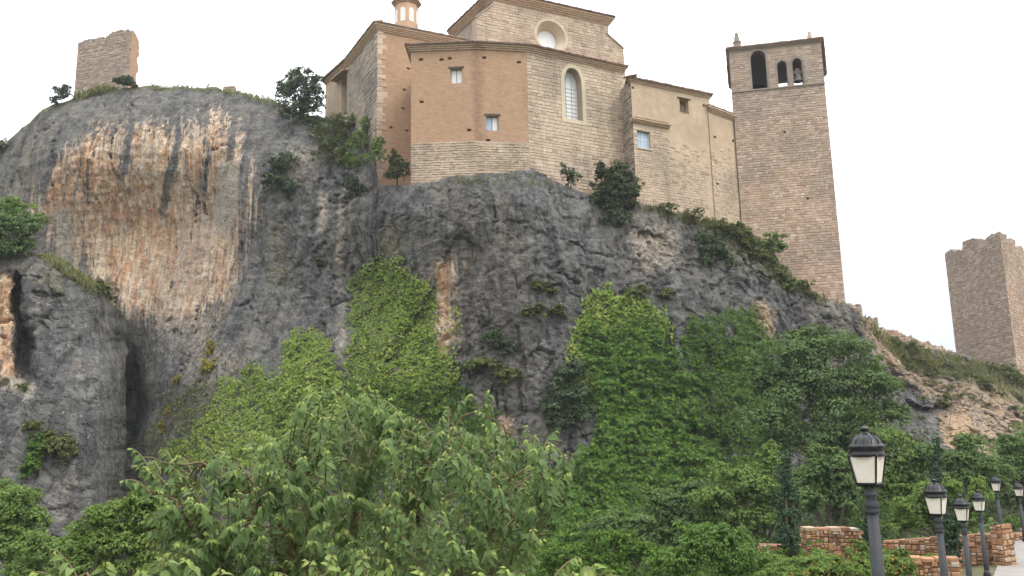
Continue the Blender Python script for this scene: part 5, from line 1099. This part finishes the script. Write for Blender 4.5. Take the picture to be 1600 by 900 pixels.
for lab, pts, D in (('orange blossoms on the shrub before the red block', [(1275, 883), (1290, 893), (1240, 896), (1300, 880), (1318, 874), (1262, 893), (1285, 898), (1252, 899)], 26.9), ('orange blossoms on the shrub by the nearest lamp', [(1330, 868), (1345, 875), (1395, 872), (1410, 885), (1342, 862), (1385, 890), (1402, 895), (1337, 880)], 26)):
    pp = []
    for a, c_ in pts:
        for _ in range(4): pp.append(P(a+random.gauss(0, 3), c_+random.gauss(0, 3), D+random.uniform(-.3, .3)))
    pp = np.array(pp); nn = nrm(rng.normal(size=pp.shape)+np.array([0, -1, .5])); V, Fa = leaves_mesh(pp, nrm(rng.normal(size=pp.shape)), nn, rng.uniform(.04, .075, len(pp)), quads=TRI)
    o = obj('flower', V, Fa, LG['flower'], [q for q in COL.objects if q.get('label', '').startswith('light green shrub with orange' if 'block' in lab else 'flowering shrub')][0]); o['kind'] = 'stuff'
# undergrowth mass closing the valley floor
def undergrowth(label, xs, D, h, n, size, leaf):
    m = []
    px = rng.uniform(xs[0], xs[1], n); dd = rng.uniform(D[0], D[1], n); X_ = (px-800)/F*dd; z = terr(X_, dd); hh = h*np.clip(.6+1.2*fbm(X_*.25, dd*.25, 4, 3), .15, 1.6)
    p = np.stack([X_, dd, z+hh*rng.uniform(0, 1, n)**.6], 1); nn = nrm(np.array([0, -.5, 1])+.6*rng.normal(size=(n, 3))); ax = nrm(rng.normal(size=(n, 3)))
    V, Fa = leaves_mesh(p, ax, nn, size*rng.uniform(.6, 1.3, n), quads=TRI); tag(obj('undergrowth', V, Fa, LG[leaf]), label, 'undergrowth', kind='stuff')
undergrowth('mass of green undergrowth on the valley floor below the cliff', (-100, 1250), (26, 64), 2.6, 26000, .34, 'ivy_dark')
undergrowth('low greenery on the terraces around the red stone walls', (1150, 1520), (42, 62), 1.3, 9000, .26, 'tree')
undergrowth('dense dark thicket between the cliff foot and the trees at right', (980, 1700), (58, 72), 7., 26000, .3, 'tree')
# --- grasses
def grass(label, poly, n, ln, sheet=None, out_=.1, leaf='grass'):
    sheet = sheet or CL; xs = [p[0] for p in poly]; ys = [p[1] for p in poly]; px = rng.uniform(min(xs), max(xs), n*4); py = rng.uniform(min(ys), max(ys), n*4)
    ok = inpoly(px, py, poly) & (fbm(px*.04, py*.05, 2.5, 3)+.25 > rng.uniform(-.2, .6, n*4)); px, py = px[ok][:n], py[ok][:n]; yt = np.interp(px, sheet.xs, sheet.yt); p = sheet.at(px, np.maximum(py, yt+1)); m = len(p)
    p = p+np.array([0, -out_, 0])+np.stack([np.zeros(m), rng.uniform(0, 1.5, m)*(py < yt+4), np.zeros(m)], 1); ax = nrm(np.array([0, -.15, 1.])+.35*rng.normal(size=(m, 3))); nn = nrm(np.array([0, -1., .3])+.5*rng.normal(size=(m, 3)))
    V, Fa = leaves_mesh(p-np.array([0, 0, .1]), ax, nn, ln*rng.uniform(.5, 1.4, m), quads=TRI, tpl=LEAF4*np.array([.22, 1, 1])); tag(obj('grass', V, Fa, LG[leaf]), label, 'grass', kind='stuff')
grass('dry grass along the top edge of the left cliff', [(235, 130), (300, 128), (380, 140), (440, 155), (440, 170), (380, 156), (330, 143), (240, 142)], 900, .7)
grass('yellow green grass at the foot of the left ruin', [(118, 142), (150, 135), (178, 128), (182, 142), (120, 158)], 900, .9)
grass('grass strip running down the edge of the left outcrop', [(60, 385), (95, 398), (130, 425), (160, 446), (150, 462), (110, 435), (70, 405)], 1500, .38, OC)
grass('dry grass on the ridge below the keep', [(1385, 530), (1450, 548), (1520, 556), (1600, 600), (1600, 625), (1520, 590), (1440, 585), (1395, 560)], 4200, .5)
grass('tufts of grass at the feet of the bell tower', [(1150, 350), (1200, 390), (1245, 440), (1300, 470), (1330, 480), (1280, 480), (1200, 425)], 1300, .6)
grass('dry grass between rock and wing wall', [(990, 318), (1080, 338), (1160, 352), (1160, 375), (1080, 352), (1000, 330)], 900, .5)
grass('green weeds on the ridge by the ruined walls', [(1330, 480), (1360, 500), (1395, 530), (1420, 560), (1380, 545), (1345, 505)], 900, .6)
grass('scattered weeds on top of the rock below the apse', [(645, 285), (740, 273), (830, 267), (870, 284), (860, 296), (740, 290), (650, 300)], 350, .35)
# ------------------------------------------------------------------ hackberry in front
LT_ = np.array([(0, 0, 0), (0, .48, .02), (0, 1, -.26), (-.18, .18, .08), (-.215, .45, .07), (-.10, .76, -.08), (.18, .18, .08), (.215, .45, .07), (.10, .76, -.08)])
LQ = ((0, 3, 4, 1), (1, 4, 5, 2), (0, 1, 7, 6), (1, 2, 8, 7))
def shoots_tree(name, label, outline, nsh, Dr, limbs_px, base, leaf_len, shoot, nl, tipn, seedtips=(), bright=0., limit=290, r0=.06):
    root = empty(name, base, label, 'tree'); xs = [p[0] for p in outline]; ys = [p[1] for p in outline]
    lp = []; b_ = MB()
    for L_ in limbs_px:
        pts = np.array([P(*q) for q in L_]); tt_ = np.linspace(0, len(pts)-1, len(pts)*5); c = np.stack([np.interp(tt_, range(len(pts)), pts[:, k]) for k in range(3)], 1)
        c[1:-1] += .02*rng.normal(size=c[1:-1].shape); lp.append(c); b_.tube(c, np.linspace(r0*.55, r0*.12, len(c)), 6)
        b_.tube([base, (np.asarray(base)+pts[0])/2+.05*rng.normal(size=3), pts[0]], [r0, r0*.75, r0*.55], 7)
    lim = np.concatenate(lp); P_, A_, N_, S_z, G_ = [], [], [], [], []
    pts = list(seedtips)
    while len(pts) < nsh:
        x_, y_ = random.uniform(min(xs), max(xs)), random.uniform(min(ys), max(ys))
        if inpoly(x_, y_, outline) and random.random() > .55*max(0, 1-((x_-730)/140)**2)*(y_ > 770)*(nsh > 200): pts.append((x_, y_, random.uniform(*Dr)))
    for (x_, y_, D) in pts:
        T = P(x_, y_, D); j = np.argmin(np.linalg.norm(lim-(T+np.array([0, .1, -shoot*.8])), axis=1)); S0 = lim[j]; dv = T-S0; dl = np.linalg.norm(dv)
        st = T-nrm(dv*np.array([1, 1, .7])+np.array([0, 0, .25*dl])+.15*dl*rng.normal(size=3))*min(shoot, dl*.9+.05)
        ctrl = (st+T)/2+np.array([0, 0, .12*shoot]); tq = np.linspace(0, 1, 9)[:, None]; cv = st*(1-tq)**2+2*ctrl*tq*(1-tq)+T*tq**2; cv[:, 2] -= .10*shoot*tq[:, 0]**3
        b_.tube([S0, S0*.5+st*.5+.03*rng.normal(size=3)+np.array([0, 0, .03]), st], [r0*.12, r0*.09, .005], 5, False); b_.tube(cv, np.linspace(.006, .002, 9), 4, False)
        ph = random.uniform(0, 6.28); hd_ = nrm(cv[-1]-cv[0]); sd_ = nrm(np.cross(hd_, [0, 0, 1.]))
        young = bright+random.uniform(0, .16)+(.12 if random.random() < .2 else 0)
        for k in range(nl):
            t = (k+.6)/nl; q = t*8; a = int(min(q, 7)); p0 = cv[a]+(cv[a+1]-cv[a])*(q-a); sgn = 1 if k % 2 else -1
            ax = nrm(np.array([0, 0, -1.])*random.uniform(.4, 1.1)+sd_*sgn*random.uniform(.25, .8)+hd_*random.uniform(.25, .8)+.18*rng.normal(size=3))
            nn = nrm(np.array([0, -.25, .6])+sd_*sgn*.3+hd_*.35+.45*rng.normal(size=3)+np.array([0, -.45, 0]))
            s_ = leaf_len*random.uniform(.75, 1.2)*(1-.62*max(0, (t-.68)/.32)); P_.append(p0); A_.append(ax); N_.append(nn); S_z.append(s_); G_.append(min(1, young+max(0, (t-.70)/.30)**1.3*random.uniform(.5, 1.)))
    P_, A_, N_, S_z, G_ = map(np.array, (P_, A_, N_, S_z, G_)); b_.build('trunk', MAT['twig'], root)
    px, py = proj(P_); vis = (px > 0) & (px < 1600) & (py > 0) & (py < 900); order = np.argsort(-np.where(vis, S_z/P_[:, 1], 0)); big, rest = order[:limit], order[limit:]
    mes = []
    for ag in (.0, .08, .18, .3, .5, .8): mes.append(arrmesh('leaf', LT_*np.array([1, 1, random.uniform(.7, 1.3)]), np.array(LQ), LG['hack'], attrs=dict(age=np.full(9, ag)), smooth=True))
    ags = np.array([.0, .08, .18, .3, .5, .8])
    for i in big:
        ax = A_[i]; sd2 = nrm(np.cross(ax, N_[i])); n2 = np.cross(sd2, ax); M = Matrix.Identity(4)
        for r_ in range(3):
            M[r_][0], M[r_][1], M[r_][2], M[r_][3] = sd2[r_]*S_z[i], ax[r_]*S_z[i], n2[r_]*S_z[i], P_[i][r_]
        inst('leaf', mes[int(np.argmin(abs(ags-G_[i])))], root, M)
    V, Fa = leaves_mesh(P_[rest], A_[rest], N_[rest], S_z[rest], LT_, LQ); o = obj('crown', V, Fa, LG['hack'], root, attrs=dict(age=np.repeat(G_[rest], 9)), smooth=True); o['kind'] = 'stuff'
    return root
tips = [(478, 594, 5.8), (505, 600, 5.9), (530, 596, 5.8), (545, 588, 6.1), (575, 592, 5.9), (500, 615, 5.6), (610, 610, 5.8), (203, 690, 5.6), (187, 742, 5.4), (250, 695, 5.9), (318, 686, 6.2), (345, 690, 5.8), (396, 664, 6.2), (410, 668, 5.7), (450, 650, 6.1), (484, 592, 6.0), (492, 600, 5.7), (520, 640, 5.6), (560, 590, 6.0), (585, 600, 5.8), (602, 615, 6.2), (640, 640, 5.7), (690, 640, 5.9), (700, 625, 6.3), (735, 606, 6.2), (765, 600, 6.3), (770, 650, 5.9),
        (820, 656, 6.1), (835, 668, 5.8), (870, 664, 6.1), (905, 692, 6.0), (880, 700, 5.8), (890, 735, 5.9), (865, 760, 5.8), (870, 690, 6.), (840, 720, 5.6), (230, 720, 5.5), (280, 700, 5.6)]
shoots_tree('hackberry_tree', 'large drooping leaved tree in the foreground centre left', [(200, 705), (260, 705), (330, 700), (400, 680), (450, 660), (468, 620), (490, 596), (560, 594), (605, 614), (660, 650), (700, 645), (745, 625), (770, 660), (830, 675), (880, 685), (890, 730), (860, 770), (840, 800), (860, 850), (850, 910), (230, 910), (205, 850), (215, 780)], 680, (5.2, 7.3),
            [[(520, 960, 6.2), (560, 770, 6.1), (600, 690, 6.0), (575, 615, 6.0)], [(500, 960, 6.2), (430, 800, 6.1), (330, 730, 5.9), (215, 715, 5.7)], [(690, 960, 6.2), (770, 830, 6.1), (800, 745, 6.0), (880, 690, 6.0)], [(620, 960, 6.3), (640, 810, 6.2), (690, 690, 6.2), (750, 620, 6.3)], [(480, 960, 6.), (480, 790, 5.9), (470, 700, 5.9), (490, 610, 5.9)], [(400, 960, 5.8), (320, 840, 5.7), (260, 780, 5.6), (200, 750, 5.5)], [(720, 960, 5.8), (800, 880, 5.8), (850, 800, 5.9), (880, 745, 5.9)]],
            (-1.0, 6.4, -3.3), .071, .42, 19, 5, tips, .05, r0=.038)
t3 = [(82, 848, 3.7), (50, 884, 3.6), (165, 868, 3.8), (262, 852, 3.8), (290, 862, 3.6), (345, 876, 3.8), (425, 884, 3.7), (478, 866, 3.8), (520, 858, 3.9), (565, 852, 3.9), (610, 868, 3.8), (655, 880, 3.8), (700, 878, 3.9), (745, 884, 3.9), (790, 878, 4.), (905, 862, 4.1), (930, 872, 4.), (955, 884, 4.), (965, 892, 3.9), (985, 898, 3.9), (220, 880, 3.7), (540, 880, 3.7)]
shoots_tree('hackberry_sapling', 'nearest light green leafy sprays along the bottom edge of the view', [(150, 890), (260, 872), (420, 895), (560, 872), (640, 890), (760, 892), (920, 885), (960, 905), (900, 930), (100, 930)], 60, (3.5, 4.1),
            [[(450, 1060, 3.9), (300, 960, 3.8), (180, 910, 3.8), (90, 900, 3.7)], [(480, 1060, 3.9), (480, 960, 3.8), (500, 900, 3.8)], [(560, 1060, 3.9), (700, 960, 3.9), (850, 920, 4.), (940, 900, 4.)], [(520, 1060, 3.9), (590, 950, 3.8), (620, 900, 3.8)]],
            (-.6, 4.0, -2.9), .07, .26, 14, 5, t3, .25, limit=200, r0=.035)

# --- more greenery closing the lower left and the slope at right
S_('mid green bushes low in front of the outcrop, lower left', [(100, 870, 50, 30), (60, 850, 34, 26), (150, 890, 60, 26), (230, 890, 60, 30), (40, 900, 50, 24)], 33, 6000, .17, 'tree_light')
S_('low leafy shrubs growing against the foot of the red terrace walls', [(1285, 878, 30, 14), (1340, 872, 16, 16), (1400, 868, 24, 12), (1210, 878, 24, 14), (1450, 872, 16, 8)], 34, 3200, .16, 'tree_light')
cl_shrub('shrub', 'thin olive scrub scattered over the rocky slope under the keep', [(1480, 605, 14, 6), (1530, 600, 16, 7), (1460, 585, 14, 6), (1585, 640, 12, 7), (1540, 640, 8, 6), (1410, 600, 12, 8)], 1100, .22, 'scrub', .2, r0=.04)
cl_shrub('shrub', 'green scrub band on the slope between the dry grass and the pale rock', [(1420, 575, 18, 8), (1450, 600, 18, 9), (1495, 590, 22, 8), (1540, 598, 22, 8), (1590, 622, 20, 9), (1440, 630, 12, 9), (1600, 655, 14, 10), (1525, 625, 12, 7)], 2200, .22, 'scrub', .2, r0=.04)
cl_shrub('shrub', 'small green bushes on the grey brown slope right of the round tree', [(1440, 660, 12, 12), (1425, 690, 14, 12), (1500, 620, 12, 7), (1560, 612, 14, 7)], 700, .24, 'scrub', .3, r0=.05)
cl_shrub('shrub', 'dark shrubs hanging in the cleft beside the outcrop', [(212, 600, 14, 22), (222, 640, 12, 24), (210, 690, 12, 26)], 1600, .24, 'juniper', .3, r0=.05)

# ------------------------------------------------------------------ thin summer haze
def haze(d):
    V = [(x_, y_, z_) for x_ in (-150, 150) for y_ in (-10, 175) for z_ in (-15.5, 62)]; o = obj('haze', V, [(0, 1, 3, 2), (4, 6, 7, 5), (0, 4, 5, 1), (2, 3, 7, 6), (0, 2, 6, 4), (1, 5, 7, 3)], None)
    m = bpy.data.materials.new('haze_air'); m.use_nodes = True; t = m.node_tree; t.nodes.clear(); pv_ = t.nodes.new('ShaderNodeVolumePrincipled'); ou_ = t.nodes.new('ShaderNodeOutputMaterial')
    pv_.inputs['Density'].default_value = d; pv_.inputs['Color'].default_value = (.92, .95, 1, 1); pv_.inputs['Anisotropy'].default_value = .2; t.links.new(pv_.outputs[0], ou_.inputs['Volume'])
    o.data.materials.clear(); o.data.materials.append(m); tag(o, 'thin pale air between the viewer and the hill', kind='stuff')
haze(.00027)
